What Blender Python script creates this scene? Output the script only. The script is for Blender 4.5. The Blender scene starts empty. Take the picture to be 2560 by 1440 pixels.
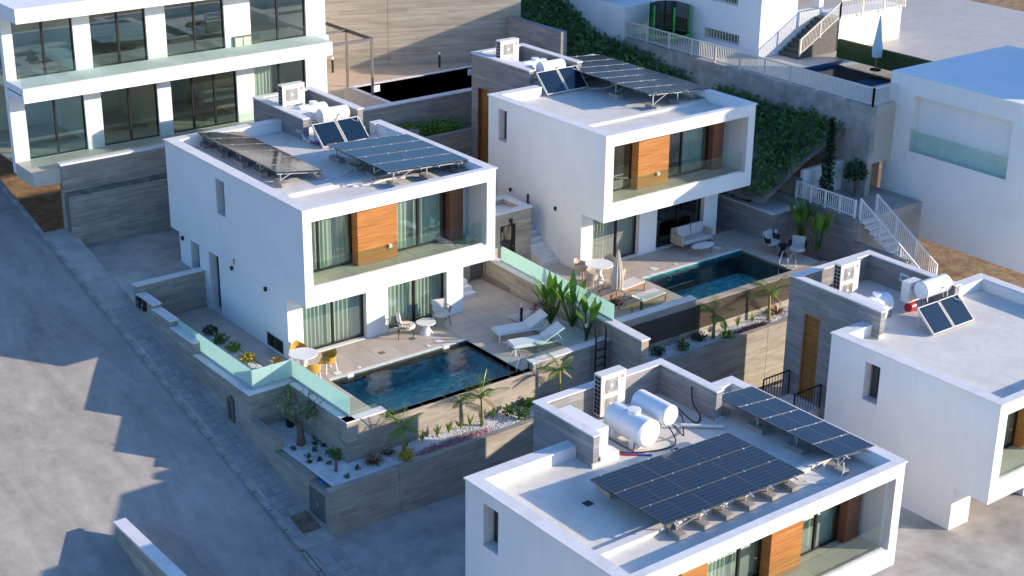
import bpy, math, random
from mathutils import Vector, Matrix, Euler
R = math.radians
random.seed(7)
C = bpy.context.scene.collection
S = bpy.context.scene

# ------------------------------------------------------------------ camera, sky, sun, exposure
cam = bpy.data.cameras.new('camera')
cam.sensor_width = 36.0
cam.lens = 36.0 * 3948.0 / 2560.0
cam.clip_start = 0.5
cam.clip_end = 2000
camo = bpy.data.objects.new('camera', cam)
C.objects.link(camo)
yaw, pitch, roll = 0.663221089, 0.384951080, 0.0125896462
cy_, sy_, cp_, sp_ = math.cos(yaw), math.sin(yaw), math.cos(pitch), math.sin(pitch)
fwd = Vector((sy_*cp_, cy_*cp_, -sp_))
rgt = Vector((cy_, -sy_, 0.0))
upv = rgt.cross(fwd)
r2 = math.cos(roll)*rgt + math.sin(roll)*upv
u2 = -math.sin(roll)*rgt + math.cos(roll)*upv
mw = Matrix((r2, u2, -fwd)).transposed().to_4x4()
mw.translation = Vector((-24.7523, -42.9594, 23.1349))
camo.matrix_world = mw
S.camera = camo

SUN_DIR = Vector((1.21, -1.0, 0.44)).normalized()      # towards the sun
SUN_EL = math.asin(SUN_DIR.z)
SUN_AZ = math.atan2(SUN_DIR.x, SUN_DIR.y)
world = bpy.data.worlds.new('World')
S.world = world
world.use_nodes = True
wn = world.node_tree.nodes
wl = world.node_tree.links
wn.clear()
sky = wn.new('ShaderNodeTexSky')
sky.sky_type = 'NISHITA'
sky.sun_disc = False
sky.sun_elevation = SUN_EL
sky.sun_rotation = SUN_AZ
sky.altitude = 0
sky.air_density = 1.0
sky.dust_density = 0.6
sky.ozone_density = 6.0
bg = wn.new('ShaderNodeBackground')
bg.inputs['Strength'].default_value = 0.15
wo = wn.new('ShaderNodeOutputWorld')
wl.new(sky.outputs[0], bg.inputs[0])
wl.new(bg.outputs[0], wo.inputs[0])

sl = bpy.data.lights.new('sun', 'SUN')
sl.energy = 3.7
sl.angle = R(0.5)
sl.color = (1.0, 0.83, 0.64)
so = bpy.data.objects.new('sun', sl)
C.objects.link(so)
so.rotation_euler = (-SUN_DIR).to_track_quat('-Z', 'Y').to_euler()
so.location = SUN_DIR * 60

S.view_settings.view_transform = 'Standard'
S.view_settings.look = 'None'
S.view_settings.gamma = 1.0
S.view_settings.exposure = 1.05
S.view_settings.use_curve_mapping = False
S.render.engine = 'CYCLES'
S.cycles.max_bounces = 8
S.cycles.diffuse_bounces = 3
S.cycles.glossy_bounces = 3
S.cycles.transmission_bounces = 4
S.cycles.transparent_max_bounces = 16
S.cycles.caustics_reflective = False
S.cycles.caustics_refractive = False
try:
    S.cycles.use_denoising = True
except Exception:
    pass

# ------------------------------------------------------------------ mesh builder
class MB:
    def __init__(s):
        s.v = []; s.f = []
    def add(s, vs, fs):
        n = len(s.v)
        s.v.extend([tuple(p) for p in vs])
        s.f.extend([tuple(i+n for i in f) for f in fs])
        return s
    def box(s, x0, x1, y0, y1, z0, z1):
        if x0 > x1: x0, x1 = x1, x0
        if y0 > y1: y0, y1 = y1, y0
        if z0 > z1: z0, z1 = z1, z0
        return s.add([(x0,y0,z0),(x1,y0,z0),(x1,y1,z0),(x0,y1,z0),(x0,y0,z1),(x1,y0,z1),(x1,y1,z1),(x0,y1,z1)],
                     [(0,3,2,1),(4,5,6,7),(0,1,5,4),(1,2,6,5),(2,3,7,6),(3,0,4,7)])
    def boxm(s, sx, sy, sz, M):
        vs = [M @ Vector((a*sx/2, b*sy/2, c*sz/2)) for c in (-1,1) for a, b in ((-1,-1),(1,-1),(1,1),(-1,1))]
        return s.add(vs, [(0,3,2,1),(4,5,6,7),(0,1,5,4),(1,2,6,5),(2,3,7,6),(3,0,4,7)])
    def bar(s, a, b, w, h=None, up=(0,0,1)):
        a = Vector(a); b = Vector(b); h = h or w
        d = (b-a); L = d.length
        if L < 1e-6: return s
        d.normalize(); u = Vector(up)
        if abs(d.dot(u)) > 0.97: u = Vector((0,1,0))
        x = d.cross(u).normalized(); u = x.cross(d).normalized()
        M = Matrix((x, d, u)).transposed().to_4x4(); M.translation = (a+b)/2
        return s.boxm(w, L, h, M)
    def prism(s, poly, z0, z1):
        n = len(poly)
        zf = z0 if callable(z0) else (lambda x, y: z0)
        zg = z1 if callable(z1) else (lambda x, y: z1)
        vs = [(x,y,zf(x,y)) for x,y in poly] + [(x,y,zg(x,y)) for x,y in poly]
        a = sum(poly[i][0]*poly[(i+1)%n][1]-poly[(i+1)%n][0]*poly[i][1] for i in range(n))
        fs = [tuple(range(n, 2*n)), tuple(reversed(range(n)))] + [(i,(i+1)%n,n+(i+1)%n,n+i) for i in range(n)]
        if a < 0: fs = [tuple(reversed(f)) for f in fs]
        return s.add(vs, fs)
    def tube(s, pts, r, n=8, caps=True):
        pts = [Vector(p) for p in pts]
        rs = r if isinstance(r, (list, tuple)) else [r]*len(pts)
        base = len(s.v); prev = None
        for i, p in enumerate(pts):
            d = (pts[min(i+1,len(pts)-1)] - pts[max(i-1,0)])
            if d.length < 1e-9: d = Vector((0,0,1))
            d.normalize()
            if prev is None:
                u = Vector((0,0,1)) if abs(d.z) < 0.9 else Vector((1,0,0))
                x = d.cross(u).normalized()
            else:
                x = (prev - d*prev.dot(d))
                x = x.normalized() if x.length > 1e-6 else d.orthogonal().normalized()
            prev = x; y = d.cross(x)
            for k in range(n):
                a = 2*math.pi*k/n
                s.v.append(tuple(p + rs[i]*(math.cos(a)*x + math.sin(a)*y)))
        m = len(pts)
        for i in range(m-1):
            for k in range(n):
                a = base+i*n+k; b = base+i*n+(k+1)%n
                s.f.append((a, b, b+n, a+n))
        if caps:
            s.f.append(tuple(base+k for k in reversed(range(n))))
            s.f.append(tuple(base+(m-1)*n+k for k in range(n)))
        return s
    def cyl(s, a, b, r, r2=None, n=12):
        return s.tube([a, b], [r, r if r2 is None else r2], n)
    def lathe(s, prof, c=(0,0,0), n=20, sx=1, sy=1):
        base = len(s.v)
        for r, z in prof:
            for k in range(n):
                a = 2*math.pi*k/n
                s.v.append((c[0]+r*math.cos(a)*sx, c[1]+r*math.sin(a)*sy, c[2]+z))
        for i in range(len(prof)-1):
            for k in range(n):
                a = base+i*n+k; b = base+i*n+(k+1)%n
                s.f.append((a, b, b+n, a+n))
        s.f.append(tuple(base+k for k in reversed(range(n))))
        s.f.append(tuple(base+(len(prof)-1)*n+k for k in range(n)))
        return s
    def quad(s, a, b, c, d):
        return s.add([a,b,c,d], [(0,1,2,3)])
    def wall(s, axis, t0, t1, a0, a1, z0, z1, holes=()):
        """plate with rectangular holes; axis 'x': the wall runs along x, thickness t0..t1 in y"""
        A = sorted(set([a0,a1]+[min(max(h[i],a0),a1) for h in holes for i in (0,1)]))
        Z = sorted(set([z0,z1]+[min(max(h[i],z0),z1) for h in holes for i in (2,3)]))
        def P(a, t, z): return (a,t,z) if axis == 'x' else (t,a,z)
        def solid(i, j):
            if i < 0 or j < 0 or i >= len(A)-1 or j >= len(Z)-1: return False
            ca, cz = (A[i]+A[i+1])/2, (Z[j]+Z[j+1])/2
            return not any(h[0] < ca < h[1] and h[2] < cz < h[3] for h in holes)
        fl = axis == 'y'
        def q(*p):
            p = list(p)
            if fl: p.reverse()
            s.add(p, [(0,1,2,3)])
        for i in range(len(A)-1):
            for j in range(len(Z)-1):
                if not solid(i, j): continue
                a, b, c, d = A[i], A[i+1], Z[j], Z[j+1]
                q(P(a,t0,c),P(b,t0,c),P(b,t0,d),P(a,t0,d))
                q(P(b,t1,c),P(a,t1,c),P(a,t1,d),P(b,t1,d))
                if not solid(i-1,j): q(P(a,t1,c),P(a,t0,c),P(a,t0,d),P(a,t1,d))
                if not solid(i+1,j): q(P(b,t0,c),P(b,t1,c),P(b,t1,d),P(b,t0,d))
                if not solid(i,j-1): q(P(a,t1,c),P(b,t1,c),P(b,t0,c),P(a,t0,c))
                if not solid(i,j+1): q(P(a,t0,d),P(b,t0,d),P(b,t1,d),P(a,t1,d))
        return s
    def xform(s, M):
        s.v = [tuple(M @ Vector(p)) for p in s.v]
        return s
    def join(s, o):
        return s.add(o.v, o.f)
    def mesh(s, name, org=(0,0,0)):
        me = bpy.data.meshes.new(name)
        ox, oy, oz = org
        me.from_pydata([(x-ox,y-oy,z-oz) for x,y,z in s.v], [], s.f)
        me.update()
        return me

ORG = {}
def _org(p):
    return ORG.get(p.name, (0,0,0)) if p else (0,0,0)

def thing(name, label, cat, loc=(0,0,0), group=None, rotz=0.0):
    o = bpy.data.objects.new(name, None)
    C.objects.link(o)
    o.empty_display_size = 0.3
    o.location = loc
    o.rotation_euler = (0,0,rotz)
    o['label'] = label; o['category'] = cat
    if group: o['group'] = group
    ORG[o.name] = tuple(loc)
    return o

def part(name, mb, m, parent, label=None, kind=None, smooth=False):
    org = _org(parent)
    me = mb.mesh(name, org)
    me.materials.append(m)
    if smooth: me.polygons.foreach_set('use_smooth', [True]*len(me.polygons))
    o = bpy.data.objects.new(name, me)
    C.objects.link(o)
    o.parent = parent
    ORG[o.name] = org
    if label: o['label'] = label
    if kind: o['kind'] = kind
    return o

def inst(name, me, parent, loc, rot=(0,0,0), scale=None, label=None):
    """another part that shares mesh data; loc is in world (build) coordinates"""
    org = _org(parent)
    o = bpy.data.objects.new(name, me)
    C.objects.link(o)
    o.parent = parent
    o.location = (loc[0]-org[0], loc[1]-org[1], loc[2]-org[2])
    o.rotation_euler = rot
    if scale: o.scale = scale
    ORG[o.name] = org
    if label: o['label'] = label
    return o

def solo(name, mb, m, label, cat, group=None, smooth=False, kind=None):
    xs = [p[0] for p in mb.v]; ys = [p[1] for p in mb.v]; zs = [p[2] for p in mb.v]
    org = ((min(xs)+max(xs))/2, (min(ys)+max(ys))/2, min(zs))
    me = mb.mesh(name, org)
    me.materials.append(m)
    if smooth: me.polygons.foreach_set('use_smooth', [True]*len(me.polygons))
    o = bpy.data.objects.new(name, me)
    C.objects.link(o)
    o.location = org
    if cat: o['label'] = label; o['category'] = cat
    if group: o['group'] = group
    if kind: o['kind'] = kind
    ORG[o.name] = org
    return o

def struct(name, mb, m, smooth=False, kind='structure'):
    return solo(name, mb, m, None, None, None, smooth, kind)

def clone(root, loc, rotz=None, label=None, group=None, scale=None):
    def cp(o, par):
        c = o.copy()
        C.objects.link(c)
        if par is not None:
            c.parent = par
            c.matrix_parent_inverse = o.matrix_parent_inverse.copy()
        for ch in KIDS.get(o.name, []):
            cp(ch, c)
        return c
    if root.name not in KIDS:
        todo = [root]
        while todo:
            o = todo.pop()
            KIDS[o.name] = list(o.children)
            todo += KIDS[o.name]
    r = cp(root, None)
    r.location = loc
    if rotz is not None: r.rotation_euler = (0,0,rotz)
    if scale: r.scale = (scale,)*3
    if label: r['label'] = label
    if group: r['group'] = group
    return r
KIDS = {}
def relabel(r, loc, rotz, label, scale=None):
    r.location = loc; r.rotation_euler = (0,0,rotz); r['label'] = label
    if scale: r.scale = (scale,)*3
    return r

# ------------------------------------------------------------------ materials
class N:
    def __init__(s, name):
        s.m = bpy.data.materials.new(name)
        s.m.use_nodes = True
        s.t = s.m.node_tree
        s.n = s.t.nodes; s.l = s.t.links
        s.b = s.n['Principled BSDF']
        s.out = s.n['Material Output']
    def new(s, ty, **kw):
        n = s.n.new(ty)
        for k, v in kw.items(): setattr(n, k, v)
        return n
    def co(s):
        return s.new('ShaderNodeTexCoord').outputs['Object']
    def math(s, op, a, b=None, c=None):
        n = s.new('ShaderNodeMath', operation=op)
        for i, q in enumerate((a,b,c)):
            if q is None: continue
            if isinstance(q, (int,float)): n.inputs[i].default_value = q
            else: s.l.new(q, n.inputs[i])
        return n.outputs[0]
    def noise(s, vec, scale, detail=4, rough=0.6, dist=0.0):
        n = s.new('ShaderNodeTexNoise')
        n.inputs['Scale'].default_value = scale
        n.inputs['Detail'].default_value = detail
        n.inputs['Roughness'].default_value = rough
        n.inputs['Distortion'].default_value = dist
        if vec is not None: s.l.new(vec, n.inputs['Vector'])
        return n.outputs['Fac']
    def mapping(s, vec, scale=(1,1,1), rot=(0,0,0), loc=(0,0,0)):
        n = s.new('ShaderNodeMapping')
        n.inputs['Scale'].default_value = scale
        n.inputs['Rotation'].default_value = rot
        n.inputs['Location'].default_value = loc
        s.l.new(vec, n.inputs['Vector'])
        return n.outputs[0]
    def ramp(s, fac, stops):
        n = s.new('ShaderNodeValToRGB')
        e = n.color_ramp.elements
        while len(e) < len(stops): e.new(0.5)
        for el, (p, c) in zip(e, stops):
            el.position = p
            el.color = (c[0],c[1],c[2],1) if not isinstance(c,(int,float)) else (c,c,c,1)
        s.l.new(fac, n.inputs[0])
        return n.outputs[0]
    def mix(s, fac, a, b, mode='MIX'):
        n = s.new('ShaderNodeMix', data_type='RGBA', blend_type=mode)
        for idx, q in ((0,fac),(6,a),(7,b)):
            if isinstance(q, (int,float)): n.inputs[idx].default_value = q
            elif isinstance(q, tuple): n.inputs[idx].default_value = (q[0],q[1],q[2],1)
            else: s.l.new(q, n.inputs[idx])
        return n.outputs[2]
    def bump(s, h, strength=0.3, dist=0.02):
        n = s.new('ShaderNodeBump')
        n.inputs['Strength'].default_value = strength
        n.inputs['Distance'].default_value = dist
        s.l.new(h, n.inputs['Height'])
        s.l.new(n.outputs[0], s.b.inputs['Normal'])
        return n.outputs[0]
    def color(s, c):
        if isinstance(c, tuple): s.b.inputs['Base Color'].default_value = (c[0],c[1],c[2],1)
        else: s.l.new(c, s.b.inputs['Base Color'])
    def set(s, **kw):
        for k, v in kw.items():
            s.b.inputs[k.replace('_',' ')].default_value = v
        return s

def simple(name, c, rough=0.6, metal=0.0, var=0.12, scale=3.0, bump=0.0, spec=0.5, obj_var=0.0):
    k = N(name)
    f = k.noise(k.co(), scale, 5)
    col = k.ramp(f, [(0.3, tuple(x*(1-var) for x in c)), (0.7, tuple(min(1,x*(1+var)) for x in c))])
    if obj_var:
        oi = k.new('ShaderNodeObjectInfo').outputs['Random']
        hsv = k.new('ShaderNodeHueSaturation')
        k.l.new(k.math('MULTIPLY_ADD', oi, obj_var*2, 1-obj_var), hsv.inputs['Value'])
        k.l.new(col, hsv.inputs['Color'])
        col = hsv.outputs[0]
    k.color(col)
    k.set(Roughness=rough, Metallic=metal)
    k.b.inputs['Specular IOR Level'].default_value = spec
    if bump: k.bump(k.noise(k.co(), scale*12, 3), bump, 0.01)
    return k.m

def m_render():
    k = N('white_render')
    c = k.co()
    f = k.noise(c, 0.7, 6, 0.65)
    st = k.noise(k.mapping(c, (3,3,0.25)), 2.0, 4)
    col = k.ramp(k.math('MULTIPLY_ADD', st, 0.35, k.math('MULTIPLY', f, 0.65)), [(0.3,(0.74,0.735,0.72)),(0.62,(0.83,0.825,0.81))])
    k.color(col); k.set(Roughness=0.85)
    k.bump(k.noise(c, 90, 2), 0.12, 0.004)
    return k.m
def m_coping():
    k = N('coping_stone')
    c = k.co()
    f = k.noise(c, 1.6, 8, 0.7, 0.8)
    col = k.ramp(f, [(0.36,(0.66,0.645,0.64)),(0.5,(0.74,0.73,0.725)),(0.66,(0.78,0.77,0.765))])
    k.color(col); k.set(Roughness=0.55)
    return k.m
def m_roof():
    k = N('roof_membrane')
    c = k.co()
    f = k.noise(c, 0.45, 7, 0.65, 0.5); g = k.noise(c, 3.5, 5, 0.7)
    col = k.mix(k.ramp(g, [(0.45,0.0),(0.75,0.55)]), k.ramp(f, [(0.32,(0.60,0.57,0.52)),(0.5,(0.70,0.675,0.62)),(0.68,(0.76,0.735,0.68))]), (0.56,0.52,0.46))
    k.color(col); k.set(Roughness=0.75)
    k.bump(k.noise(c, 30, 3), 0.15, 0.006)
    return k.m
def m_concrete(name='board_concrete', lo=(0.20,0.18,0.155), mid=(0.33,0.30,0.255), hi=(0.46,0.42,0.35), axis_sum=True):
    k = N(name)
    c = k.co()
    sx = k.new('ShaderNodeSeparateXYZ'); k.l.new(c, sx.inputs[0])
    u = k.math('ADD', sx.outputs[0], sx.outputs[1]); z = sx.outputs[2]
    def comb(a, b):
        n = k.new('ShaderNodeCombineXYZ'); k.l.new(a, n.inputs[0]); k.l.new(b, n.inputs[2]); return n.outputs[0]
    f = k.noise(comb(k.math('MULTIPLY', u, 0.9), k.math('MULTIPLY', z, 9.0)), 1.0, 7, 0.62, 0.35)
    g = k.noise(comb(u, z), 0.8, 5, 0.6)
    h = k.noise(comb(k.math('MULTIPLY', u, 3.0), k.math('MULTIPLY', z, 30.0)), 1.0, 4, 0.6)
    # board marks: a tone per board and a thin line between boards
    bz = k.math('DIVIDE', z, 0.19)
    row = k.math('FLOOR', bz)
    off = k.math('MULTIPLY', row, 0.73)
    bu = k.math('FLOOR', k.math('ADD', k.math('DIVIDE', u, 1.7), off))
    wn_ = k.new('ShaderNodeTexWhiteNoise', noise_dimensions='2D')
    cv = k.new('ShaderNodeCombineXYZ'); k.l.new(row, cv.inputs[0]); k.l.new(bu, cv.inputs[1]); k.l.new(cv.outputs[0], wn_.inputs[0])
    fr = k.math('FRACT', bz)
    line = k.math('LESS_THAN', fr, 0.07)
    mixf = k.math('ADD', k.math('ADD', k.math('MULTIPLY', f, 0.55), k.math('MULTIPLY', g, 0.25)), k.math('ADD', k.math('MULTIPLY', wn_.outputs[0], 0.10), k.math('MULTIPLY', h, 0.15)))
    col = k.ramp(mixf, [(0.36, lo), (0.53, mid), (0.70, hi)])
    col = k.mix(k.math('MULTIPLY', line, 0.25), col, tuple(x*0.55 for x in lo))
    k.color(col); k.set(Roughness=0.85)
    k.bump(k.math('SUBTRACT', mixf, k.math('MULTIPLY', line, 0.5)), 0.35, 0.02)
    return k.m
def m_tile(name, a, b, rough=0.5, obj_var=0.06):
    k = N(name)
    oi = k.new('ShaderNodeObjectInfo')
    c = k.co()
    va = k.new('ShaderNodeVectorMath', operation='ADD')
    k.l.new(c, va.inputs[0])
    sc = k.math('MULTIPLY', oi.outputs['Random'], 37.0)
    cx = k.new('ShaderNodeCombineXYZ'); k.l.new(sc, cx.inputs[0]); k.l.new(sc, cx.inputs[1]); k.l.new(cx.outputs[0], va.inputs[1])
    f = k.noise(va.outputs[0], 1.1, 6, 0.62, 0.6)
    g = k.noise(k.mapping(va.outputs[0], (0.6,3,1), (0,0,0.5)), 1.4, 5, 0.65)
    col = k.ramp(k.math('MULTIPLY_ADD', g, 0.5, k.math('MULTIPLY', f, 0.5)), [(0.35, a), (0.65, b)])
    hsv = k.new('ShaderNodeHueSaturation')
    k.l.new(k.math('MULTIPLY_ADD', oi.outputs['Random'], obj_var*2, 1-obj_var), hsv.inputs['Value'])
    k.l.new(col, hsv.inputs['Color'])
    k.color(hsv.outputs[0]); k.set(Roughness=rough)
    return k.m
def m_road():
    k = N('dusty_road')
    c = k.co()
    f = k.noise(k.mapping(c, (1.0,0.22,1), (0,0,0.06)), 0.75, 8, 0.68, 0.7)
    g = k.noise(c, 2.2, 8, 0.75)
    cr = k.new('ShaderNodeTexVoronoi', feature='DISTANCE_TO_EDGE'); cr.inputs['Scale'].default_value = 0.33
    va = k.new('ShaderNodeVectorMath', operation='ADD'); k.l.new(c, va.inputs[0])
    nn = k.new('ShaderNodeTexNoise'); nn.inputs['Scale'].default_value = 1.2; k.l.new(c, nn.inputs['Vector'])
    k.l.new(nn.outputs['Color'], va.inputs[1]); k.l.new(va.outputs[0], cr.inputs['Vector'])
    crack = k.math('LESS_THAN', cr.outputs['Distance'], 0.006)
    sp = k.noise(c, 9.0, 3, 0.5)
    col = k.ramp(k.math('MULTIPLY_ADD', g, 0.35, k.math('MULTIPLY', f, 0.65)), [(0.33,(0.22,0.20,0.18)),(0.46,(0.31,0.285,0.26)),(0.6,(0.40,0.37,0.335)),(0.7,(0.48,0.445,0.40))])
    col = k.mix(k.math('MULTIPLY', crack, 0.06), col, (0.11,0.10,0.09))
    col = k.mix(k.ramp(sp, [(0.70,0.0),(0.74,0.5)]), col, (0.13,0.12,0.11))
    k.color(col); k.set(Roughness=0.9)
    k.bump(g, 0.25, 0.02)
    return k.m
def m_wood(name, a, b, c3, vertical=False, scale=1.0):
    k = N(name)
    c = k.co()
    sx = k.new('ShaderNodeSeparateXYZ'); k.l.new(c, sx.inputs[0])
    u = k.math('ADD', sx.outputs[0], sx.outputs[1]); z = sx.outputs[2]
    oi = k.new('ShaderNodeObjectInfo').outputs['Random']
    cv = k.new('ShaderNodeCombineXYZ')
    k.l.new(k.math('MULTIPLY', u, (12.0 if vertical else 0.7)*scale), cv.inputs[0])
    k.l.new(k.math('MULTIPLY_ADD', oi, 9.0, k.math('MULTIPLY', z, (0.7 if vertical else 13.0)*scale)), cv.inputs[2])
    f = k.noise(cv.outputs[0], 1.0, 6, 0.6, 0.6)
    col = k.ramp(f, [(0.33, a), (0.5, b), (0.68, c3)])
    k.color(col); k.set(Roughness=0.45)
    return k.m
def m_glass(name='window_glass', tint=(0.86,0.93,0.90), refl=0.08, rough=0.0):
    k = N(name)
    k.n.remove(k.b)
    tr = k.new('ShaderNodeBsdfTransparent'); tr.inputs[0].default_value = (*tint, 1)
    gl = k.new('ShaderNodeBsdfGlossy'); gl.inputs['Roughness'].default_value = rough
    gl.inputs[0].default_value = (1,1,1,1)
    lw = k.new('ShaderNodeLayerWeight'); lw.inputs[0].default_value = 0.5
    fac = k.math('ADD', k.math('MULTIPLY', k.math('POWER', lw.outputs['Facing'], 5.0), 0.9), 0.03+refl)
    mx = k.new('ShaderNodeMixShader')
    k.l.new(fac, mx.inputs[0]); k.l.new(tr.outputs[0], mx.inputs[1]); k.l.new(gl.outputs[0], mx.inputs[2])
    k.l.new(mx.outputs[0], k.out.inputs[0])
    return k.m
def m_frosted():
    k = N('frosted_mint_glass')
    k.n.remove(k.b)
    tr = k.new('ShaderNodeBsdfTransparent'); tr.inputs[0].default_value = (0.62,0.86,0.80,1)
    tl = k.new('ShaderNodeBsdfTranslucent'); tl.inputs[0].default_value = (0.70,0.90,0.85,1)
    df = k.new('ShaderNodeBsdfDiffuse'); df.inputs[0].default_value = (0.62,0.84,0.79,1)
    gl = k.new('ShaderNodeBsdfGlossy'); gl.inputs['Roughness'].default_value = 0.05
    a = k.new('ShaderNodeMixShader'); a.inputs[0].default_value = 0.45
    k.l.new(tl.outputs[0], a.inputs[1]); k.l.new(df.outputs[0], a.inputs[2])
    b = k.new('ShaderNodeMixShader'); b.inputs[0].default_value = 0.10
    k.l.new(a.outputs[0], b.inputs[1]); k.l.new(tr.outputs[0], b.inputs[2])
    lw = k.new('ShaderNodeLayerWeight'); lw.inputs[0].default_value = 0.5
    d = k.new('ShaderNodeMixShader')
    k.l.new(k.math('ADD', k.math('MULTIPLY', k.math('POWER', lw.outputs['Facing'], 5.0), 0.9), 0.03), d.inputs[0]); k.l.new(b.outputs[0], d.inputs[1]); k.l.new(gl.outputs[0], d.inputs[2])
    k.l.new(d.outputs[0], k.out.inputs[0])
    return k.m
def m_water(name, tint, bumps=0.35, scale=2.4):
    k = N(name)
    k.n.remove(k.b)
    c = k.co()
    h = k.math('ADD', k.math('MULTIPLY', k.noise(k.mapping(c, (1,1.6,1)), scale, 3, 0.5, 0.6), 1.0), k.math('MULTIPLY', k.noise(c, scale*3.2, 2, 0.5), 0.25))
    bp = k.new('ShaderNodeBump'); bp.inputs['Strength'].default_value = bumps; bp.inputs['Distance'].default_value = 0.05
    k.l.new(h, bp.inputs['Height'])
    tr = k.new('ShaderNodeBsdfTransparent'); tr.inputs[0].default_value = (*tint, 1)
    gl = k.new('ShaderNodeBsdfGlossy'); gl.inputs['Roughness'].default_value = 0.02
    k.l.new(bp.outputs[0], gl.inputs['Normal'])
    fr = k.new('ShaderNodeFresnel'); fr.inputs[0].default_value = 1.33; k.l.new(bp.outputs[0], fr.inputs['Normal'])
    mx = k.new('ShaderNodeMixShader')
    k.l.new(k.math('MULTIPLY', fr.outputs[0], 1.0), mx.inputs[0]); k.l.new(tr.outputs[0], mx.inputs[1]); k.l.new(gl.outputs[0], mx.inputs[2])
    k.l.new(mx.outputs[0], k.out.inputs[0])
    return k.m
def m_pooltile(name='pool_stone', lo=(0.02,0.30,0.34), mid=(0.05,0.55,0.60), hi=(0.25,0.85,0.85), scale=2.6):
    k = N(name)
    c = k.co()
    f = k.noise(k.mapping(c, (1,1.5,1)), scale, 6, 0.62, 1.4)
    vo = k.new('ShaderNodeTexVoronoi', feature='SMOOTH_F1'); vo.inputs['Scale'].default_value = scale*1.4
    va = k.new('ShaderNodeVectorMath', operation='ADD'); k.l.new(c, va.inputs[0])
    nn = k.new('ShaderNodeTexNoise'); nn.inputs['Scale'].default_value = 2.0; k.l.new(c, nn.inputs['Vector']); k.l.new(nn.outputs['Color'], va.inputs[1])
    k.l.new(va.outputs[0], vo.inputs['Vector'])
    mf = k.math('ADD', k.math('MULTIPLY', f, 0.7), k.math('MULTIPLY', vo.outputs['Distance'], 0.45))
    k.color(k.ramp(mf, [(0.38, lo), (0.54, mid), (0.75, hi)])); k.set(Roughness=0.6)
    return k.m
def m_leaf(name, a, b, trans=0.25, scale=6.0):
    k = N(name)
    c = k.co()
    f = k.noise(c, scale, 4, 0.65)
    g = k.noise(c, 0.7, 3, 0.6)
    col = k.ramp(k.math('MULTIPLY_ADD', g, 0.5, k.math('MULTIPLY', f, 0.5)), [(0.34, a), (0.66, b)])
    k.n.remove(k.b)
    df = k.new('ShaderNodeBsdfDiffuse'); k.l.new(col, df.inputs[0])
    tl = k.new('ShaderNodeBsdfTranslucent'); k.l.new(col, tl.inputs[0])
    gl = k.new('ShaderNodeBsdfGlossy'); gl.inputs['Roughness'].default_value = 0.35; gl.inputs[0].default_value = (0.8,0.85,0.7,1)
    m1 = k.new('ShaderNodeMixShader'); m1.inputs[0].default_value = trans
    k.l.new(df.outputs[0], m1.inputs[1]); k.l.new(tl.outputs[0], m1.inputs[2])
    m2 = k.new('ShaderNodeMixShader'); m2.inputs[0].default_value = 0.05
    k.l.new(m1.outputs[0], m2.inputs[1]); k.l.new(gl.outputs[0], m2.inputs[2])
    k.l.new(m2.outputs[0], k.out.inputs[0])
    return k.m
def m_curtain(name, c=(0.80,0.82,0.74)):
    k = N(name)
    k.n.remove(k.b)
    df = k.new('ShaderNodeBsdfDiffuse'); df.inputs[0].default_value = (*c,1)
    tl = k.new('ShaderNodeBsdfTranslucent'); tl.inputs[0].default_value = (*c,1)
    mx = k.new('ShaderNodeMixShader'); mx.inputs[0].default_value = 0.35
    k.l.new(df.outputs[0], mx.inputs[1]); k.l.new(tl.outputs[0], mx.inputs[2]); k.l.new(mx.outputs[0], k.out.inputs[0])
    return k.m
def m_pv(name='solar_cells', cells=True):
    k = N(name)
    c = k.co()
    sx = k.new('ShaderNodeSeparateXYZ'); k.l.new(c, sx.inputs[0])
    fx = k.math('FRACT', k.math('DIVIDE', sx.outputs[0], 0.0915)); fy = k.math('FRACT', k.math('DIVIDE', sx.outputs[1], 0.168))
    ln = k.math('MAXIMUM', k.math('LESS_THAN', fx, 0.05), k.math('LESS_THAN', fy, 0.05))
    col = k.mix(k.math('MULTIPLY', ln, 0.5 if cells else 0.08), (0.012,0.018,0.03), (0.22,0.26,0.30))
    k.color(col); k.set(Roughness=0.12)
    k.b.inputs['Specular IOR Level'].default_value = 0.6
    return k.m
def m_gravel():
    k = N('white_gravel')
    c = k.co()
    vo = k.new('ShaderNodeTexVoronoi'); vo.inputs['Scale'].default_value = 26; k.l.new(c, vo.inputs['Vector'])
    col = k.mix(0.35, k.ramp(k.noise(c, 1.5, 4), [(0.3,(0.60,0.58,0.56)),(0.7,(0.78,0.765,0.75))]), vo.outputs['Color'], 'SOFT_LIGHT')
    bw = k.new('ShaderNodeHueSaturation'); bw.inputs['Saturation'].default_value = 0.3; k.l.new(col, bw.inputs['Color'])
    k.color(bw.outputs[0]); k.set(Roughness=0.85)
    k.bump(vo.outputs['Distance'], 0.8, 0.03)
    return k.m
def m_soil(name, stops, scale=1.2):
    k = N(name)
    c = k.co()
    f = k.noise(c, scale, 8, 0.7, 0.4)
    k.color(k.ramp(f, stops)); k.set(Roughness=0.95)
    k.bump(k.noise(c, scale*8, 6, 0.7), 0.8, 0.06)
    return k.m
def m_net():
    k = N('net_mesh'); k.n.remove(k.b)
    tr = k.new('ShaderNodeBsdfTransparent'); df = k.new('ShaderNodeBsdfDiffuse'); df.inputs[0].default_value = (0.02,0.02,0.02,1)
    mx = k.new('ShaderNodeMixShader'); mx.inputs[0].default_value = 0.62
    k.l.new(tr.outputs[0], mx.inputs[1]); k.l.new(df.outputs[0], mx.inputs[2]); k.l.new(mx.outputs[0], k.out.inputs[0])
    return k.m

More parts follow.
